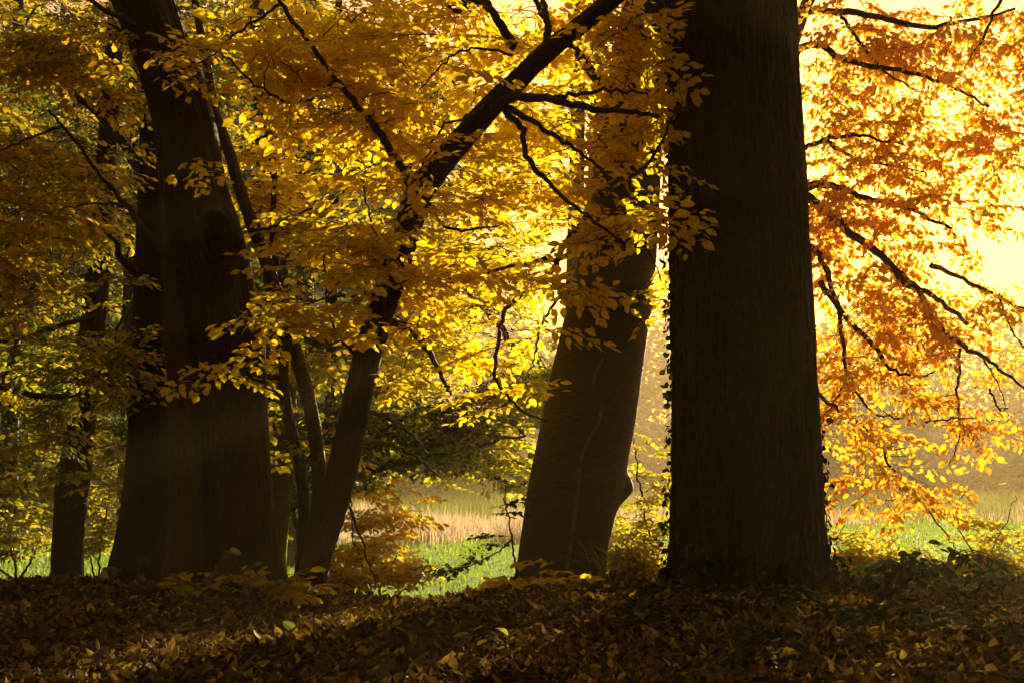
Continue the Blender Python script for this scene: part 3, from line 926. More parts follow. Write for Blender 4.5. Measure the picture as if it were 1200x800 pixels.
# --- the beech behind the oak, hanging boughs to the right
d = 15.6
o = base_of(880, d)
kb = thing('orange_beech_tree', 'orange leaved beech behind the thick oak, its boughs hanging over the meadow', 'tree', o)
tk, _ = trunk(kb, o, [(690, 862, 902), (500, 872, 908), (300, 890, 922), (200, 896, 926), (0, 890, 916)], d, M_beech, seed=10, sides=48, flare=0.08, top=[(8.5, 2.7, 0.08)])
KB = [([(900, 40, d), (935, 18, 15.0), (1000, 15, 14.6), (1070, 30, 14.2), (1130, 26, 14.0), (1190, 10, 13.8)], 0.05, 0.012),
      ([(903, 90, d), (940, 57, 15.2), (965, 54, 15.0), (990, 72, 14.8), (1050, 82, 14.4), (1110, 100, 14.1), (1160, 125, 13.9)], 0.05, 0.01),
      ([(985, 20, 14.7), (1012, 55, 14.7), (1040, 85, 14.8), (1090, 116, 14.9)], 0.02, 0.008),
      ([(910, 190, d), (968, 163, 15.2), (1010, 160, 14.8), (1060, 170, 14.5)], 0.035, 0.008),
      ([(968, 165, 15.2), (1000, 185, 15.0), (1030, 192, 14.8), (1085, 202, 14.6)], 0.025, 0.008),
      ([(908, 240, d), (950, 218, 15.2), (975, 217, 15.0), (1010, 230, 14.7), (1065, 245, 14.3), (1115, 268, 14.0)], 0.055, 0.014),
      ([(905, 200, d), (960, 240, 15.0), (1000, 275, 14.6), (1038, 306, 14.3), (1062, 331, 14.1), (1100, 352, 13.9), (1134, 380, 13.7)], 0.055, 0.020),
      ([(1050, 318, 14.2), (1078, 342, 14.1), (1086, 362, 14.0), (1120, 400, 13.8), (1150, 416, 13.6), (1175, 435, 13.5), (1202, 458, 13.4)], 0.04, 0.010),
      ([(905, 260, d), (940, 280, 15.0), (962, 305, 14.6), (980, 350, 14.4), (987, 400, 14.3), (994, 440, 14.2), (1020, 480, 14.1), (1058, 490, 14.0)], 0.04, 0.009),
      ([(962, 330, 14.6), (995, 376, 14.4), (1022, 403, 14.2), (1040, 430, 14.0), (1075, 441, 13.9), (1096, 434, 13.9)], 0.035, 0.008),
      ([(1125, 408, 13.8), (1122, 450, 13.8), (1123, 490, 13.8), (1124, 512, 13.8), (1112, 545, 13.8)], 0.016, 0.005),
      ([(905, 420, d), (945, 450, 14.8), (965, 466, 14.4), (1000, 492, 14.2), (1040, 522, 14.0), (1062, 525, 14.0)], 0.03, 0.006),
      ([(994, 440, 14.2), (985, 460, 14.2), (970, 480, 14.2), (960, 500, 14.2)], 0.012, 0.004),
      ([(1085, 495, 13.9), (1120, 489, 13.8), (1165, 492, 13.7)], 0.012, 0.005),
      ([(1090, 310, 14.2), (1110, 318, 14.1), (1150, 337, 13.9), (1205, 362, 13.7)], 0.03, 0.012),
      ([(1172, 350, 13.8), (1182, 378, 13.8), (1195, 400, 13.7), (1215, 420, 13.7)], 0.014, 0.006),
      ([(1035, 522, 14.0), (1042, 545, 13.9), (1065, 568, 13.8), (1090, 600, 13.7), (1108, 625, 13.6), (1120, 642, 13.6)], 0.014, 0.005),
      ([(1160, 455, 13.6), (1172, 480, 13.6), (1182, 478, 13.6)], 0.012, 0.005),
      ([(1150, 416, 13.6), (1165, 440, 13.6), (1180, 478, 13.6)], 0.012, 0.004),
      ([(1180, -20, 13.8), (1155, 40, 13.9), (1130, 80, 14.0)], 0.02, 0.008),
      ([(905, 130, d), (960, -20, 15.2), (1060, -90, 14.8), (1180, -120, 14.4)], 0.08, 0.02)]
nk = [tk[90::6]]
for k, (q, r0, r1) in enumerate(KB):
    nk.append(limb(kb, o, q, r0, r1, M_twig, wob=0.01, seed=80 + k))
nk = np.concatenate(nk)
crown(kb, o, nk, [blob(1000, 40, 15.0, 90, 55, 0.8, 30), blob(1120, 60, 14.4, 90, 70, 0.8, 46), blob(1170, 120, 14.2, 50, 60, 0.6, 10), blob(1080, 190, 14.6, 80, 30, 0.5, 8), blob(1060, 130, 14.6, 80, 40, 0.7, 18), blob(990, 120, 15.0, 60, 60, 0.6, 14), blob(985, 190, 15.0, 55, 50, 0.6, 15), blob(1010, 240, 14.8, 80, 45, 0.6, 19),
                   blob(960, 270, 14.8, 40, 60, 0.5, 9), blob(1110, 235, 14.2, 80, 25, 0.6, 6), blob(1175, 210, 14.0, 45, 60, 0.6, 7), blob(1010, 330, 14.4, 70, 40, 0.6, 14), blob(1010, 400, 14.3, 60, 50, 0.6, 14), blob(1080, 350, 14.1, 60, 40, 0.5, 10),
                   blob(1085, 410, 14.0, 50, 50, 0.5, 9), blob(985, 470, 14.3, 35, 50, 0.5, 8), blob(1150, 400, 13.8, 50, 60, 0.5, 8), blob(1010, 520, 14.2, 50, 25, 0.5, 9), blob(1090, 480, 13.9, 60, 20, 0.4, 7), blob(1170, 490, 13.7, 50, 18, 0.4, 6),
                   blob(1180, 560, 13.8, 20, 6, 0.3, 0), blob(1060, 580, 13.8, 60, 30, 0.4, 12), blob(1180, 340, 13.9, 50, 30, 0.5, 5), blob(980, 560, 14.2, 20, 14, 0.3, 3), blob(1100, -90, 14.5, 200, 60, 0.9, 30), blob(1280, 150, 14, 60, 250, 0.9, 26), blob(1130, 130, 14.8, 80, 60, 0.5, 5), blob(1150, 170, 14.4, 60, 40, 0.5, 7), blob(1000, 80, 15.1, 70, 60, 0.5, 6), blob(1040, 200, 14.8, 80, 60, 0.5, 8), blob(1080, 280, 14.4, 90, 25, 0.5, 9), blob(1000, 300, 14.6, 60, 50, 0.5, 6), blob(1020, 440, 14.3, 60, 40, 0.5, 9), blob(1060, 380, 14.2, 60, 40, 0.5, 8)],
      SP_hang, [M_orange, M_twig], 20, 1.3, -0.3, pitch=(-0.5, 0.25), roll=0.45)

# ------------------------------------------------------------------ trees farther back
BACK = [
    # name, label, trunk px, d, half width m, crown blobs, leaf mat, gap threshold
    ('background_beech_tree', 'yellow green beech beyond the bank, between the bowed tree and the leaning beech', 668, 19.0, 0.13,
     [(540, 340, 19.0, 110, 90, 1.3, 62), (590, 480, 18.6, 80, 80, 1.2, 46), (480, 470, 18.8, 90, 90, 1.2, 50), (540, 540, 18.4, 60, 30, 0.8, 10)], 'lemon'),
    ('background_beech_tree', 'golden beech whose high crown fills the gap behind the leaning beech trunk', 690, 24.0, 0.16,
     [(660, 200, 24, 120, 130, 1.6, 28), (560, 120, 23.5, 120, 110, 1.6, 34), (740, 60, 24, 90, 80, 1.4, 14)], 'gold'),
    ('background_beech_tree', 'dull green beech deep in the wood behind the bowed tree', 352, 23.0, 0.16,
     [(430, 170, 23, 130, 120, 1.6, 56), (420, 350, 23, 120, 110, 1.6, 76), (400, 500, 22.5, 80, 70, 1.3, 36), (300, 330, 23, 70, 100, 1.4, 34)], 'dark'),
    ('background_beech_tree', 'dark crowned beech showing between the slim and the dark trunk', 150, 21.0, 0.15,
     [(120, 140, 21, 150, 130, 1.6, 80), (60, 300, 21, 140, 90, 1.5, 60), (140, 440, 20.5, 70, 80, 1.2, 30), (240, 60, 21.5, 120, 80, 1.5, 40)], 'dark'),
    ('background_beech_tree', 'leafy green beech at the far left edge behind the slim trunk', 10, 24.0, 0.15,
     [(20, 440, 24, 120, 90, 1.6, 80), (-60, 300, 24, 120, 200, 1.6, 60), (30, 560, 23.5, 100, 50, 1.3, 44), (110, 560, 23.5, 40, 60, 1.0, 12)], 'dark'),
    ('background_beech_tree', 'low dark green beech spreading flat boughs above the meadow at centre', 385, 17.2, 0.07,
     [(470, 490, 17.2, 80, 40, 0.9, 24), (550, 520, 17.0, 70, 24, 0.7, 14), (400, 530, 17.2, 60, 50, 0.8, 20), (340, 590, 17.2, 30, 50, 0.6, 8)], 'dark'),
    ('background_beech_tree', 'ochre leaved beech closing the upper left corner', -60, 27.0, 0.18,
     [(30, 30, 27, 190, 120, 2.0, 90), (200, 160, 27, 130, 150, 1.8, 70), (-120, 200, 27, 150, 200, 2.0, 60), (330, 40, 27, 120, 100, 1.8, 50)], 'ochre'),
]
M_bright = leaf_mat('bright_beech_leaf', [(0, (0.16, 0.22, 0.015)), (0.25, (0.38, 0.42, 0.02)), (0.55, (0.78, 0.66, 0.02)), (0.85, (0.84, 0.60, 0.02)), (1, (0.66, 0.28, 0.02))])
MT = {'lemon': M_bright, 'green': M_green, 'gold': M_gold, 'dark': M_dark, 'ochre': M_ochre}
for k, (nm, lab, px, d, r, bl, mt) in enumerate(BACK):
    o = base_of(px, d)
    t = thing(nm, lab, 'tree', o, 'beeches behind the bank')
    hw = r / d * F
    tb, _ = trunk(t, o, [(555 + 1.5 / d * F, px - hw * 1.3, px + hw * 1.3), (560, px - hw, px + hw), (200, px - hw * 0.8 + 8, px + hw * 0.8 + 8), (-100, px - hw * 0.5 + 14, px + hw * 0.5 + 14)], d, M_beech, seed=20 + k, sides=28, flare=0.1, dz=0.08, zground=-0.5)
    nn = [tb[len(tb) // 4::4]]
    rs = random.Random(k)
    for b in bl:
        z0 = b[1] + b[4] * 0.6
        nn.append(limb(t, o, [(px, min(z0 + 60, 560), d), ((px + b[0]) / 2, z0 + 10, (d + b[2]) / 2), (b[0], b[1], b[2] - 0.2), (b[0] + (b[0] - px) * 0.4, b[1] - b[4] * 0.4, b[2] - 0.5)], 0.06, 0.015, M_twig, wob=0.03, seed=200 + k))
    crown(t, o, np.concatenate(nn), [blob(*b[:6], int(b[6] * 1.7)) for b in bl], SP_far, [MT[mt], M_twig], 30 + k, 0.6, -0.12, branch_r=0.010)


# ------------------------------------------------------------------ shrubs and small plants
def shrub(name, label, cat, px, d, blobs, mat, stems, seed, tmpl=SP_small, group=None, gap=-0.4, **kw):
    o = base_of(px, d)
    t = thing(name, label, cat, o, group)
    nn = []
    for k, (q, r0) in enumerate(stems):
        nn.append(limb(t, o, q, r0, r0 * 0.4, M_twig, wob=0.008, seed=seed + k, k=5, name='stem'))
    crown(t, o, np.concatenate(nn), [blob(*b) for b in blobs], tmpl, [mat, M_twig], seed, 1.5, gap, branch_r=0.004, name='foliage', **kw)
    return t


shrub('beech_bush', 'low sunlit yellow bush right of the bowed tree foot', 'bush', 440, 13.2,
      [(430, 650, 13.6, 55, 45, 0.5, 60), (470, 680, 13.4, 55, 28, 0.5, 56), (400, 690, 13.0, 40, 25, 0.4, 34), (450, 600, 13.9, 50, 45, 0.4, 40), (530, 690, 13.6, 30, 10, 0.3, 8), (500, 690, 13.4, 30, 16, 0.3, 18)], M_sunny,
      [([(442, 712, 13.2), (450, 680, 13.2), (465, 650, 13.2)], 0.014), ([(442, 712, 13.2), (430, 670, 13.1), (415, 630, 13.1), (410, 580, 13.1)], 0.012), ([(444, 712, 13.2), (475, 690, 13.0), (500, 680, 13.0)], 0.01), ([(441, 712, 13.2), (424, 690, 12.9), (395, 680, 12.8)], 0.01)], 301)
shrub('yellow_sapling', 'bright yellow sapling thicket standing between the leaning beech and the oak', 'bush', 755, 13.6,
      [(755, 620, 13.6, 38, 50, 0.4, 58), (750, 665, 13.5, 50, 28, 0.4, 66), (725, 655, 13.4, 22, 30, 0.3, 12), (765, 560, 13.8, 22, 40, 0.3, 8), (745, 520, 13.8, 14, 30, 0.2, 4)], M_lemon,
      [([(775, 690, 13.6), (768, 650, 13.6), (758, 610, 13.6), (750, 570, 13.7), (746, 540, 13.8), (742, 510, 13.8)], 0.014), ([(758, 692, 13.5), (757, 660, 13.5), (755, 625, 13.5)], 0.016), ([(740, 692, 13.4), (728, 660, 13.4), (720, 640, 13.4)], 0.01)], 302)
shrub('yellow_undergrowth_bush', 'sunlit yellow bush at the meadow edge right of the oak foot', 'bush', 1010, 13.8,
      [(1000, 640, 13.8, 45, 26, 0.4, 28), (1040, 668, 13.7, 80, 24, 0.4, 70), (985, 670, 13.6, 25, 25, 0.3, 18)], M_lemon,
      [([(1000, 690, 13.7), (995, 660, 13.7), (980, 635, 13.8), (990, 615, 13.8)], 0.009), ([(1010, 690, 13.7), (1030, 660, 13.7), (1055, 640, 13.7)], 0.009), ([(1040, 690, 13.7), (1070, 672, 13.7), (1100, 660, 13.7)], 0.008)], 303)
shrub('yellow_undergrowth_bush', 'sunlit yellow bush at the right edge of the picture behind dark bramble', 'bush', 1160, 13.8,
      [(1170, 640, 13.8, 50, 30, 0.4, 30), (1140, 668, 13.7, 70, 24, 0.4, 60), (1140, 620, 13.9, 16, 20, 0.3, 5)], M_lemon,
      [([(1150, 690, 13.7), (1160, 650, 13.7), (1180, 610, 13.8), (1190, 580, 13.8)], 0.009), ([(1160, 690, 13.7), (1140, 650, 13.7), (1120, 600, 13.7), (1135, 570, 13.7)], 0.009), ([(1140, 692, 13.7), (1120, 680, 13.6), (1100, 672, 13.6)], 0.008)], 304)
SP_bram = sprays(700, 8, S=0.45, L=0.13, gap=0.11, nside=5, detail=1, twig=0.003, hang=0.3, tilt=0.5, wr=0.62)
shrub('bramble_bush', 'dark arching bramble with broad leaves in front of the yellow bushes at right', 'bush', 1080, 12.2,
      [(1060, 660, 12.1, 60, 14, 0.3, 8), (1110, 648, 12.1, 55, 14, 0.3, 8), (1020, 680, 12.0, 50, 8, 0.2, 2), (1185, 662, 12.2, 35, 12, 0.3, 2)], M_bramble,
      [([(1095, 705, 12.1), (1070, 670, 12.1), (1030, 665, 12.0), (1000, 690, 11.9)], 0.008), ([(1100, 705, 12.1), (1110, 660, 12.2), (1140, 645, 12.2), (1200, 670, 12.2)], 0.008), ([(1110, 706, 12.1), (1095, 655, 12.3), (1070, 640, 12.4)], 0.007)],
      305, tmpl=SP_bram, pitch=(-0.3, 0.15))
shrub('bramble_bush', 'dim bramble with yellowing leaves at the foot of the hollow trunk', 'bush', 290, 11.2,
      [(270, 680, 11.2, 70, 14, 0.25, 13), (345, 690, 11.1, 30, 12, 0.25, 6), (220, 690, 11.2, 30, 8, 0.2, 4)], M_ochre,
      [([(300, 708, 11.2), (280, 675, 11.2), (240, 668, 11.2), (215, 685, 11.1)], 0.006), ([(305, 708, 11.2), (325, 675, 11.1), (355, 675, 11.1)], 0.006), ([(300, 708, 11.2), (290, 655, 11.1), (275, 648, 11.0)], 0.005)],
      306, tmpl=SP_bram, pitch=(-0.2, 0.3))
shrub('field_maple_bush', 'mottled green bush behind the slim trunk at far left', 'bush', 20, 18.5,
      [(20, 640, 18.5, 60, 40, 0.6, 80), (-50, 620, 18.5, 50, 60, 0.6, 50), (60, 670, 18.3, 40, 15, 0.4, 24)], M_green,
      [([(20, 680, 18.5), (15, 650, 18.5), (0, 610, 18.5)], 0.02), ([(22, 680, 18.5), (40, 650, 18.5), (50, 620, 18.5)], 0.02), ([(18, 680, 18.5), (-20, 650, 18.5), (-60, 600, 18.5)], 0.02)], 307)
shrub('field_maple_bush', 'yellow green bush in the gap between the slim and the dark trunk', 'bush', 118, 17.5,
      [(118, 640, 17.5, 28, 40, 0.4, 42), (125, 585, 17.6, 20, 25, 0.4, 10)], M_green,
      [([(116, 685, 17.5), (118, 640, 17.5), (126, 590, 17.5), (128, 560, 17.5)], 0.016), ([(112, 685, 17.5), (105, 650, 17.5), (100, 630, 17.5)], 0.014)], 308)
shrub('hanging_sapling', 'thin bare stemmed sapling with few dark leaves left of the leaning beech foot', 'sapling', 606, 12.4,
      [(540, 655, 12.2, 26, 10, 0.2, 3), (575, 640, 12.3, 20, 14, 0.2, 3), (600, 600, 12.4, 12, 14, 0.1, 2), (510, 670, 12.2, 16, 8, 0.2, 2)], M_bramble,
      [([(607, 693, 12.4), (603, 655, 12.4), (599, 625, 12.4), (593, 590, 12.5), (592, 560, 12.5)], 0.012), ([(600, 632, 12.4), (580, 648, 12.3), (545, 665, 12.2), (510, 668, 12.2), (480, 676, 12.2)], 0.008)], 309)
shrub('yellowing_sapling', 'little plant with long yellow leaves at the foot of the leaning beech', 'plant', 640, 12.0,
      [(640, 672, 12.0, 26, 14, 0.2, 7), (630, 690, 11.8, 30, 8, 0.2, 5)], M_gold,
      [([(645, 700, 12.0), (640, 680, 12.0), (625, 670, 12.0)], 0.005), ([(646, 700, 12.0), (655, 672, 11.9), (675, 668, 11.9)], 0.005)], 310, tmpl=SP_bram)


def seedling(name, label, px, py, dist, leaves, mat, L, seed):
    """small plant: a stem with a few single leaves at [(dx px, dy px)]"""
    x = (px - 600) / F * dist
    o = (x, dist, gz(x, dist))
    t = thing(name, label, 'seedling', o)
    rs = np.random.RandomState(seed)
    mb = MB()
    top = P(px, py, dist)
    base = np.array([o[0] + 0.01, o[1], o[2] - 0.03])
    c, r = smooth_path([base, (base + top) / 2 + rs.normal(0, 0.01, 3), top], [0.004, 0.003, 0.002], 8)
    tube(mb, c, r, 4, 1)
    for dx, dy in leaves:
        e = P(px + dx, py + dy, dist) + np.array([0, rs.uniform(-0.08, 0.08), 0])
        a = c[rs.randint(4, 8)]
        tube(mb, np.array([a, e]), [0.0018, 0.0012], 3, 1)
        D = e - a
        D[2] = -abs(D[2]) * 0.2 - 0.02
        V, Fc = leaf_arrays(np.array([e - D / (np.linalg.norm(D) + 1e-6) * L * 0.4]), np.array([D]), np.array([[rs.normal(0, 0.25), -0.35 + rs.normal(0, 0.2), 1]]), np.array([L * rs.uniform(0.8, 1.2)]), 0.55, 1, rs=rs)
        mb.add(V, Fc, 0)
    mb.build('foliage', [mat, M_twig], t, o)
    return t


seedling('beech_seedling', 'lit yellow seedling with tiered leaves in the litter at centre', 572, 742, 8.6, [(-30, 0), (-12, -6), (14, -4), (-26, 14), (18, 14), (2, 18), (-6, 8), (22, 20), (-14, 24), (8, 2)], M_lemon, 0.10, 1)
seedling('green_seedling', 'seedling with broad green leaves in the litter below the bowed tree', 334, 738, 8.8, [(-34, 2), (-8, 8), (6, -4), (26, 4), (-46, -2), (14, 14), (-14, 22)], leaf_mat('green_seedling_leaf', [(0, (0.12, 0.17, 0.02)), (0.6, (0.28, 0.30, 0.03)), (1, (0.5, 0.42, 0.03))]), 0.15, 2)
seedling('tiny_seedling', 'tiny yellow seedling nearest the lower edge of the picture', 631, 780, 7.9, [(-8, 4), (6, 0), (10, 6), (-2, 8)], M_lemon, 0.06, 3)

# dry grass tuft at the foot of the leaning beech
o = base_of(722, 12.1)
mb = MB()
rs = np.random.RandomState(5)
for k in range(26):
    b = np.array([o[0] + rs.normal(0, 0.10), o[1] + rs.normal(0, 0.1), o[2] - 0.02])
    h = rs.uniform(0.2, 0.42)
    lean = rs.normal(-0.12, 0.14)
    c, r = smooth_path([b, b + np.array([lean * 0.3, rs.normal(0, 0.03), h * 0.6]), b + np.array([lean, rs.normal(0, 0.06), h])], [0.003, 0.0025, 0.001], 6)
    tube(mb, c, r, 3, 0, cap=False)
t = mb.build('dry_grass_tuft', [M_straw], None, o)
tag(t, 'tuft of dry straw coloured stalks in front of the leaning beech foot', 'grass tuft')


# ------------------------------------------------------------------ ivy on the oak
def ivy(name, label, spots, mat, origin, stems, seed, L=0.062):
    rs = np.random.RandomState(seed)
    t = thing(name, label, 'ivy', origin)
    mb = MB()
    for q, r in stems:
        c, rr = smooth_path(np.array(q), np.linspace(r, r * 0.5, len(q)), 10 * len(q))
        c[1:-1] += rs.normal(0, 0.006, (len(c) - 2, 3))
        tube(mb, c, rr, 5, 1)
    mb.build('stem', [M_deadwood, M_twig], t, origin)
    for p in mb.V[:0]:
        pass
    mb = MB()
    Pp = np.array([s[0] for s in spots])
    Nn = np.array([s[1] for s in spots])
    n = len(Pp)
    D = rs.normal(0, 0.5, (n, 3)) + np.array([0, 0, -0.6]) + Nn * 0.35
    V, Fc = leaf_arrays(Pp, D, Nn + rs.normal(0, 0.35, (n, 3)), L * rs.uniform(0.6, 1.25, n), 0.85, 1, rs=rs)
    mb.add(V, Fc, 0)
    mb.build('foliage', [mat], t, origin)


def oak_surf(ang, z, off=0.01):
    i = int(np.argmin(np.abs(tn[:, 2] - z)))
    r = tr[i] * 1.02 + off
    return np.array([tn[i, 0] + r * math.cos(ang), tn[i, 1] + r * math.sin(ang), z]), np.array([math.cos(ang), math.sin(ang), 0.25])


rs = np.random.RandomState(8)
spots = []
for k in range(480):
    z = rs.uniform(0.1, 6.8)
    if noise.noise(Vector((z * 1.4, 3.3, 1.0))) < -0.22 and z > 1:
        continue
    spots.append(oak_surf(math.pi + rs.normal(-0.05, 0.16), z, rs.uniform(0.0, 0.06)))
stems = [([oak_surf(math.pi + 0.1 + 0.1 * math.sin(z * 2), z, 0.01)[0] for z in np.linspace(-0.05, 6.6, 14)], 0.016)]
ivy('ivy_plant', 'dark ivy fringe climbing the whole left edge of the oak trunk', spots, M_straggle, (tn[0, 0] - 0.7, 12.3, 0), stems, 9)
spots = []
for k in range(330):
    z = abs(rs.normal(0, 0.24)) + 0.0
    ang = rs.uniform(-math.pi * 1.0, 0.15)
    spots.append(oak_surf(ang, z, rs.uniform(0.0, 0.22) * max(0.15, 1 - z)))
stems = [([oak_surf(-0.95 + 0.25 * z * (1.6 - z) * 0.6, z, 0.012)[0] for z in np.linspace(-0.05, 1.75, 8)], 0.016), ([oak_surf(-2.2 - 0.15 * z, z, 0.012)[0] for z in np.linspace(-0.05, 1.1, 6)], 0.010)]
ivy('ivy_plant', 'low ivy skirt round the oak foot with one bare stem winding up the bark', spots, M_straggle, (tn[0, 0], 11.6, 0), stems, 10)
spots = []
for k in range(90):
    z = rs.uniform(0.1, 1.5)
    spots.append(oak_surf(0.02 + rs.normal(0, 0.1), z, rs.uniform(0, 0.05)))
ivy('ivy_plant', 'sparse ivy leaves up the right edge of the oak foot', spots, M_straggle, (tn[0, 0] + 0.7, 12.3, 0), [([oak_surf(0.0, z, 0.01)[0] for z in np.linspace(-0.05, 1.5, 6)], 0.008)], 11)
# pale climbing stem on the leaning beech
o = (0.75, 12.5, 0)
mb = MB()


def beech_surf(px, py):
    z = CAMZ + (HZ - py) / F * 12.6
    i = int(np.argmin(np.abs(bt[:, 2] - z)))
    x = (px - 600) / F * 12.62
    dx = np.clip((x - bt[i, 0]) / (br[i] * 1.0), -0.97, 0.97)
    return np.array([x, bt[i, 1] - br[i] * 1.03 * math.sqrt(1 - dx * dx) - 0.012, z])


c, r = smooth_path([beech_surf(*q) for q in [(712, 405), (704, 425), (697, 440), (696, 455), (702, 465), (704, 480), (699, 500), (691, 512), (680, 540), (676, 580), (668, 640), (660, 695)]], np.linspace(0.008, 0.022, 12), 70)
tube(mb, c, r, 6, 0)
t = mb.build('climbing_stem', [M_deadwood], None, o)
tag(t, 'bare pale climbing stem snaking down the face of the leaning beech', 'vine')

# ------------------------------------------------------------------ dead wood
def G(px, d, up):
    x = (px - 600) / F * d
    return np.array([x, d, gz(x, d) + up])


def log(name, label, cat, a, b, r0, r1, mat, seed, jag=0.0, cut=True):
    a, b = np.array(a), np.array(b)
    rs = np.random.RandomState(seed)
    t = thing(name, label, cat, a)
    n = 16
    s = np.linspace(0, 1, n)[:, None]
    c = a * (1 - s) + b * s
    c[1:-1] += rs.normal(0, 0.012, (n - 2, 3))
    rad = np.linspace(r0, r1, n) * (1 + rs.normal(0, 0.06, n))
    mb = MB()
    tube(mb, c, rad, 18, 0, rough=0.07, seed=seed, cap=True)
    mb.build('bark', [mat], t, a)
    if cut:
        ax = (b - a) / np.linalg.norm(b - a)
        mb = MB()
        k = 18
        tube(mb, np.array([c[-1] - ax * 0.01, c[-1] + ax * 0.012, c[-1] + ax * 0.02]), [r1 * 0.9, r1 * 0.88, r1 * 0.45], k, 0, rough=0.06, seed=seed + 1)
        mb.build('broken_end', [M_cut], t, a)
    return t


log('broken_branch', 'short broken branch with pale snapped end propped against the hollow trunk', 'log', G(232, 11.25, -0.02), P(276, 647, 11.1), 0.065, 0.055, M_deadwood, 1)
log('fallen_log', 'pale rounded log end lying at the foot of the dark trunk', 'log', G(156, 12.6, 0.05), G(124, 12.3, 0.085), 0.08, 0.07, M_deadwood, 2)
log('fallen_bough', 'dark rotten bough on the litter below the two left trunks', 'log', G(196, 11.3, 0.05), G(136, 11.0, 0.06), 0.06, 0.035, M_darkwood, 3, cut=False)
log('rotten_root', 'dark root leaning out between the dark trunk and the hollow trunk', 'log', G(136, 12.3, 0.02), G(168, 12.6, 0.22), 0.07, 0.05, M_darkwood, 4, cut=False)


def stump(name, label, px, d, r, h, mat, seed):
    o = base_of(px, d)
    rs = np.random.RandomState(seed)
    n, k = 9, 22
    z = np.linspace(-0.1, h, n)
    rad = r * (1 + 0.5 * np.exp(-np.clip(z, 0, None) / 0.08))
    th = np.arange(k) / k * 2 * math.pi
    rr = rad[:, None] * (1 + 0.10 * np.cos(4 * th + seed)[None] + rs.uniform(-0.05, 0.05, (n, k)))
    zz = np.repeat(z[:, None], k, 1)
    zz[-1] += rs.uniform(-0.25, 0.05, k) * h
    V = np.stack([o[0] + rr * np.cos(th), o[1] + rr * np.sin(th), o[2] + zz], -1).reshape(-1, 3)
    V = np.vstack([V, [[o[0], o[1], o[2] + h * 0.7]]])
    i = np.arange(n - 1)[:, None] * k
    j = np.arange(k)[None, :]
    j2 = (j + 1) % k
    q = np.stack([i + j, i + j2, i + k + j2, i + k + j], -1).reshape(-1, 4)
    b = (n - 1) * k
    tri = np.array([(b + a, b + (a + 1) % k, n * k) for a in range(k)])
    mb = MB()
    mb.add(V, [q, tri], 0, None, True)
    t = mb.build(name, [mat], None, o)
    return tag(t, label, 'stump')


stump('rotten_stump', 'squat black stump in the bushes left of the slim trunk', 49, 17.2, 0.11, 0.25, M_darkwood, 1)
stump('small_stump', 'small dark stump beside the right side of the oak foot', 986, 12.6, 0.055, 0.15, M_darkwood, 2)


# ------------------------------------------------------------------ leaf litter, grass, reeds, far wood
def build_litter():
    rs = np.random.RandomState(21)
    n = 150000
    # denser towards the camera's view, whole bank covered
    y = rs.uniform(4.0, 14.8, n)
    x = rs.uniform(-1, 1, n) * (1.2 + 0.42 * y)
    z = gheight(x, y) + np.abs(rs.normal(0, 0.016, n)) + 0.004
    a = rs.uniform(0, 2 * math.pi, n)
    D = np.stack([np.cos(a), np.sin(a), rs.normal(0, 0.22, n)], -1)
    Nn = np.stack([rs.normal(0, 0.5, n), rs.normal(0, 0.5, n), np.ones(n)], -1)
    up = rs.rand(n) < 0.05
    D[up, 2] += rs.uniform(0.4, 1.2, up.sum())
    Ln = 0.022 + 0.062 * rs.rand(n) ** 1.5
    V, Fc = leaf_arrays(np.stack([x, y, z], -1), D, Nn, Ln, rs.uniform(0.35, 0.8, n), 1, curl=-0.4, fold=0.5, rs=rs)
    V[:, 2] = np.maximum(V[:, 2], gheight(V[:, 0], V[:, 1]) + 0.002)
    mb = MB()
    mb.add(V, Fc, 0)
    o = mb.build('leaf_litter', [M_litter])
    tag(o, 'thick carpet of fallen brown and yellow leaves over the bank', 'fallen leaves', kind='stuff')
    mb = MB()
    n = 260
    for k in range(n):
        yy = rs.uniform(5, 13.5)
        xx = rs.uniform(-1, 1) * (0.8 + 0.38 * yy)
        a = rs.uniform(0, 6.28)
        ln = rs.uniform(0.15, 0.6)
        p = np.array([xx, yy, gz(xx, yy) + 0.03])
        e = p + np.array([math.cos(a) * ln, math.sin(a) * ln, 0])
        e[2] = gz(e[0], e[1]) + rs.uniform(0.02, 0.07)
        m = (p + e) / 2 + rs.normal(0, 0.02, 3)
        tube(mb, np.array([p, m, e]), [0.004, 0.003, 0.002], 4, 0)
    o = mb.build('fallen_twigs', [M_deadwood])
    tag(o, 'thin dead twigs scattered through the fallen leaves', 'twigs', kind='stuff')
    # low green ground cover
    n = 2600
    x = rs.uniform(0.6, 4.3, n)
    y = rs.uniform(7.0, 12.6, n)
    keep = np.array([noise.noise(Vector((a * 0.9, b * 0.9, 4.4))) > 0.05 for a, b in zip(x, y)])
    x, y = x[keep], y[keep]
    n = len(x)
    z = gheight(x, y) + rs.uniform(0.03, 0.11, n)
    a = rs.uniform(0, 6.28, n)
    V, Fc = leaf_arrays(np.stack([x, y, z], -1), np.stack([np.cos(a), np.sin(a), rs.normal(-0.1, 0.2, n)], -1), np.stack([rs.normal(0, 0.3, n), rs.normal(0, 0.3, n), np.ones(n)], -1), rs.uniform(0.05, 0.1, n), 0.8, 1, rs=rs)
    mb = MB()
    mb.add(V, Fc, 0)
    o = mb.build('ground_ivy', [M_straggle])
    tag(o, 'low dark green ground ivy creeping through the litter below the oak', 'ground cover', kind='stuff')


build_litter()


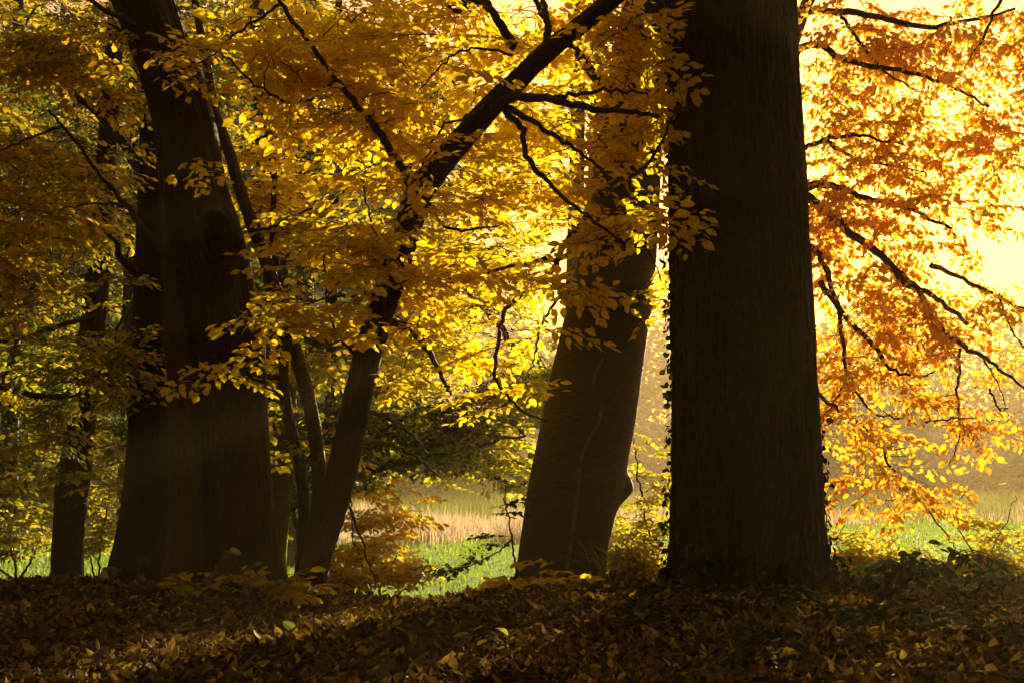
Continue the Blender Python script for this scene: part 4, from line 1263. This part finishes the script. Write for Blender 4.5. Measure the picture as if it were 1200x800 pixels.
def blades(name, label, cat, n, xr, yr, h, mat, seed, width=0.012, clump=None, ppow=1.0):
    rs = np.random.RandomState(seed)
    y = yr[0] + (yr[1] - yr[0]) * rs.rand(n) ** ppow
    x = rs.uniform(-1, 1, n) * xr[1] + xr[0]
    if clump:
        i = rs.randint(len(clump), size=n)
        c = np.array(clump)[i]
        x = c[:, 0] + rs.normal(0, 1, n) * c[:, 2]
        y = c[:, 1] + rs.normal(0, 1, n) * c[:, 3] * 2.2
    y = np.maximum(y, 14.6)
    z = gheight(x, y) - 0.02
    hh = h[0] + (h[1] - h[0]) * rs.rand(n) ** (1.8 if clump else 1.0)
    if clump:
        hh = hh * np.random.RandomState(seed + 1).uniform(0.45, 1.15, len(clump))[i]
        hh = hh * np.exp(-(((x - c[:, 0]) / c[:, 2]) ** 2) * 0.22)
    a = rs.uniform(0, 6.28, n)
    le = rs.uniform(0.1, 0.75, n)
    sx, sy = np.cos(a), np.sin(a)
    wd = width * rs.uniform(0.6, 1.4, n) * (1 + np.maximum(0, y - 20) * 0.035)
    b = np.stack([x, y, z], -1)
    sd = np.stack([-sy * wd, sx * wd, 0 * wd], -1)
    m = b + np.stack([sx * le * hh * 0.3, sy * le * hh * 0.3, hh * 0.6], -1)
    t = b + np.stack([sx * le * hh, sy * le * hh, hh], -1)
    V = np.stack([b - sd, b + sd, m + sd * 0.7, m - sd * 0.7, t], 1).reshape(-1, 3)
    off = (np.arange(n) * 5)[:, None]
    mb = MB()
    mb.add(V, [np.array([[0, 1, 2, 3]]) + off, np.array([[3, 2, 4]]) + off], 0)
    o = mb.build(name, [mat])
    tag(o, label, cat, kind='stuff')


blades('grass', 'bright sunlit green grass of the meadow beyond the bank', 'grass', 80000, (2.0, 16.0), (15.2, 46), (0.05, 0.15), M_grass, 31, ppow=1.3)
rl = []
rsx = random.Random(4)
for k in range(22):
    rl.append((rsx.uniform(-6.0, 2.2), rsx.uniform(31, 42), 0.5, 0.5))
rl += [(8.6, 44, 1.2, 1.0), (9.8, 45, 1.0, 1.0), (11.0, 46, 0.8, 1.0), (15.5, 46.5, 0.9, 0.8), (17.5, 47, 0.4, 0.5), (5.0, 42, 1.0, 1), (3.8, 41, 0.8, 1), (-14, 45, 3, 1), (-20, 46, 3, 1)]
blades('reeds', 'pale pinkish dry reeds standing along the far side of the meadow', 'reeds', 24000, (0, 1), (20, 60), (0.2, 0.85), M_reed, 32, width=0.006, clump=rl)


def far_wood():
    rs = np.random.RandomState(41)
    mb = MB()
    C, Rr = [], []
    for row, (y0, h0, h1, nx) in enumerate([(98, 2, 4, 70), (104, 4, 8, 60), (124, 12, 17, 50), (142, 15, 21.5, 48)]):
        for i in range(nx):
            x = -95 + 190 * (i + rs.uniform(-0.4, 0.4)) / nx
            h = rs.uniform(h0, h1)
            y = y0 + rs.uniform(-5, 5)
            for b in range((2, 3, 5, 6)[row]):
                C.append((x + rs.normal(0, 1.2), y + rs.normal(0, 1.2), -0.5 + h * (rs.uniform(0.3, 0.84) if b else 0.22)))
                Rr.append((rs.uniform(2.2, 3.8), rs.uniform(2.0, 3.2), min(h * rs.uniform(0.2, 0.32), 4.0)))
            p = np.array([x, y, -0.6])
            tube(mb, np.array([p, p + (0.2, 0, h * 0.4), p + (0.5, 0.2, h * 0.85)]), [0.28, 0.2, 0.06], 6, 1)
    for i in range(60):                      # the wood goes on along the left side of the meadow
        x = rs.uniform(-34, -5)
        y = 40 + rs.uniform(0, 16) + max(0, x + 14) * 1.2
        h = rs.uniform(12, 22)
        for b in range(5):
            C.append((x + rs.normal(0, 1.0), y + rs.normal(0, 1.0), -0.5 + h * rs.uniform(0.2, 0.8)))
            Rr.append((rs.uniform(1.6, 2.8), rs.uniform(1.6, 2.6), h * rs.uniform(0.2, 0.3)))
        p = np.array([x, y, -0.6])
        tube(mb, np.array([p, p + (0.2, 0, h * 0.4), p + (0.5, 0.2, h * 0.85)]), [0.25, 0.18, 0.06], 6, 1)
    nfront = len(C)
    for i in range(95):                      # unseen trees behind and beside the camera, added to cut sky fill
        a = R(rs.uniform(95, 445))
        if 50 < math.degrees(a) - 360 < 85 or math.degrees(a) < 138:
            continue
        dd = rs.uniform(15, 34)
        x, y = dd * math.cos(a), dd * math.sin(a)
        h = rs.uniform(11, 16)
        for b in range(4):
            C.append((x + rs.normal(0, 1.2), y + rs.normal(0, 1.2), h * (0.12 + 0.24 * b) + rs.normal(0, 0.3)))
            Rr.append((rs.uniform(2.0, 3.2), rs.uniform(2.0, 3.2), h * 0.17))
        p = np.array([x, y, -0.6])
        tube(mb, np.array([p, p + (0.2, 0, h * 0.4), p + (0.5, 0.2, h * 0.85)]), [0.25, 0.18, 0.06], 6, 1)
    C, Rr = np.array(C), np.array(Rr)
    per = 170
    n = len(C) * per
    v = rs.normal(0, 1, (n, 3))
    v *= (rs.uniform(0.55, 1.05, n) / np.linalg.norm(v, axis=1))[:, None]
    p = np.repeat(C, per, 0) + v * np.repeat(Rr, per, 0)
    p[:, 2] = np.maximum(p[:, 2], -0.3)
    a = rs.uniform(0, 6.28, n)
    V, Fc = leaf_arrays(p, np.stack([np.cos(a), np.sin(a), rs.normal(0, 0.4, n)], -1), rs.normal(0, 0.5, (n, 3)) + np.array([0, -0.4, 0.8]), rs.uniform(0.35, 0.85, n), 0.7, 0, rs=rs)
    mb.add(V, Fc, 0)
    o = mb.build('woodland', [M_wood, M_twig])
    tag(o, 'hazy brown wood closing the far side of the meadow, plus an unseen added ring round the camera', 'woodland', kind='stuff')


far_wood()

blades('rough_grass', 'taller rough grass and dead stems across the far half of the meadow', 'grass', 60000, (4.0, 42.0), (44, 97), (0.15, 0.75), leaf_mat('rough_grass_blade', [(0, (0.10, 0.14, 0.02)), (0.5, (0.22, 0.24, 0.04)), (1, (0.40, 0.32, 0.12))], trans=0.45, patch=0.6, scale=0.10), 33, width=0.012)

# ------------------------------------------------------------------ morning haze over wood and meadow
if HAZE_DENSITY > 0:
    x0, x1, y0, y1, z0, z1 = -180.0, 180.0, -50.0, 200.0, -2.0, 27.0
    V = [(x, y, z) for z in (z0, z1) for y in (y0, y1) for x in (x0, x1)]
    mb = MB()
    mb.add(V, [np.array([(0, 2, 3, 1), (4, 5, 7, 6), (0, 1, 5, 4), (2, 6, 7, 3), (0, 4, 6, 2), (1, 3, 7, 5)])], 0)
    m, N, L, o = new_mat('haze')
    pv = N.new('ShaderNodeVolumePrincipled')
    pv.inputs['Color'].default_value = (0.98, 0.74, 0.38, 1)
    pv.inputs['Density'].default_value = HAZE_DENSITY
    pv.inputs['Anisotropy'].default_value = 0.5
    L.new(pv.outputs[0], o.inputs['Volume'])
    o = mb.build('haze', [m])
    tag(o, 'golden morning haze over the wood and meadow', 'haze', kind='stuff')
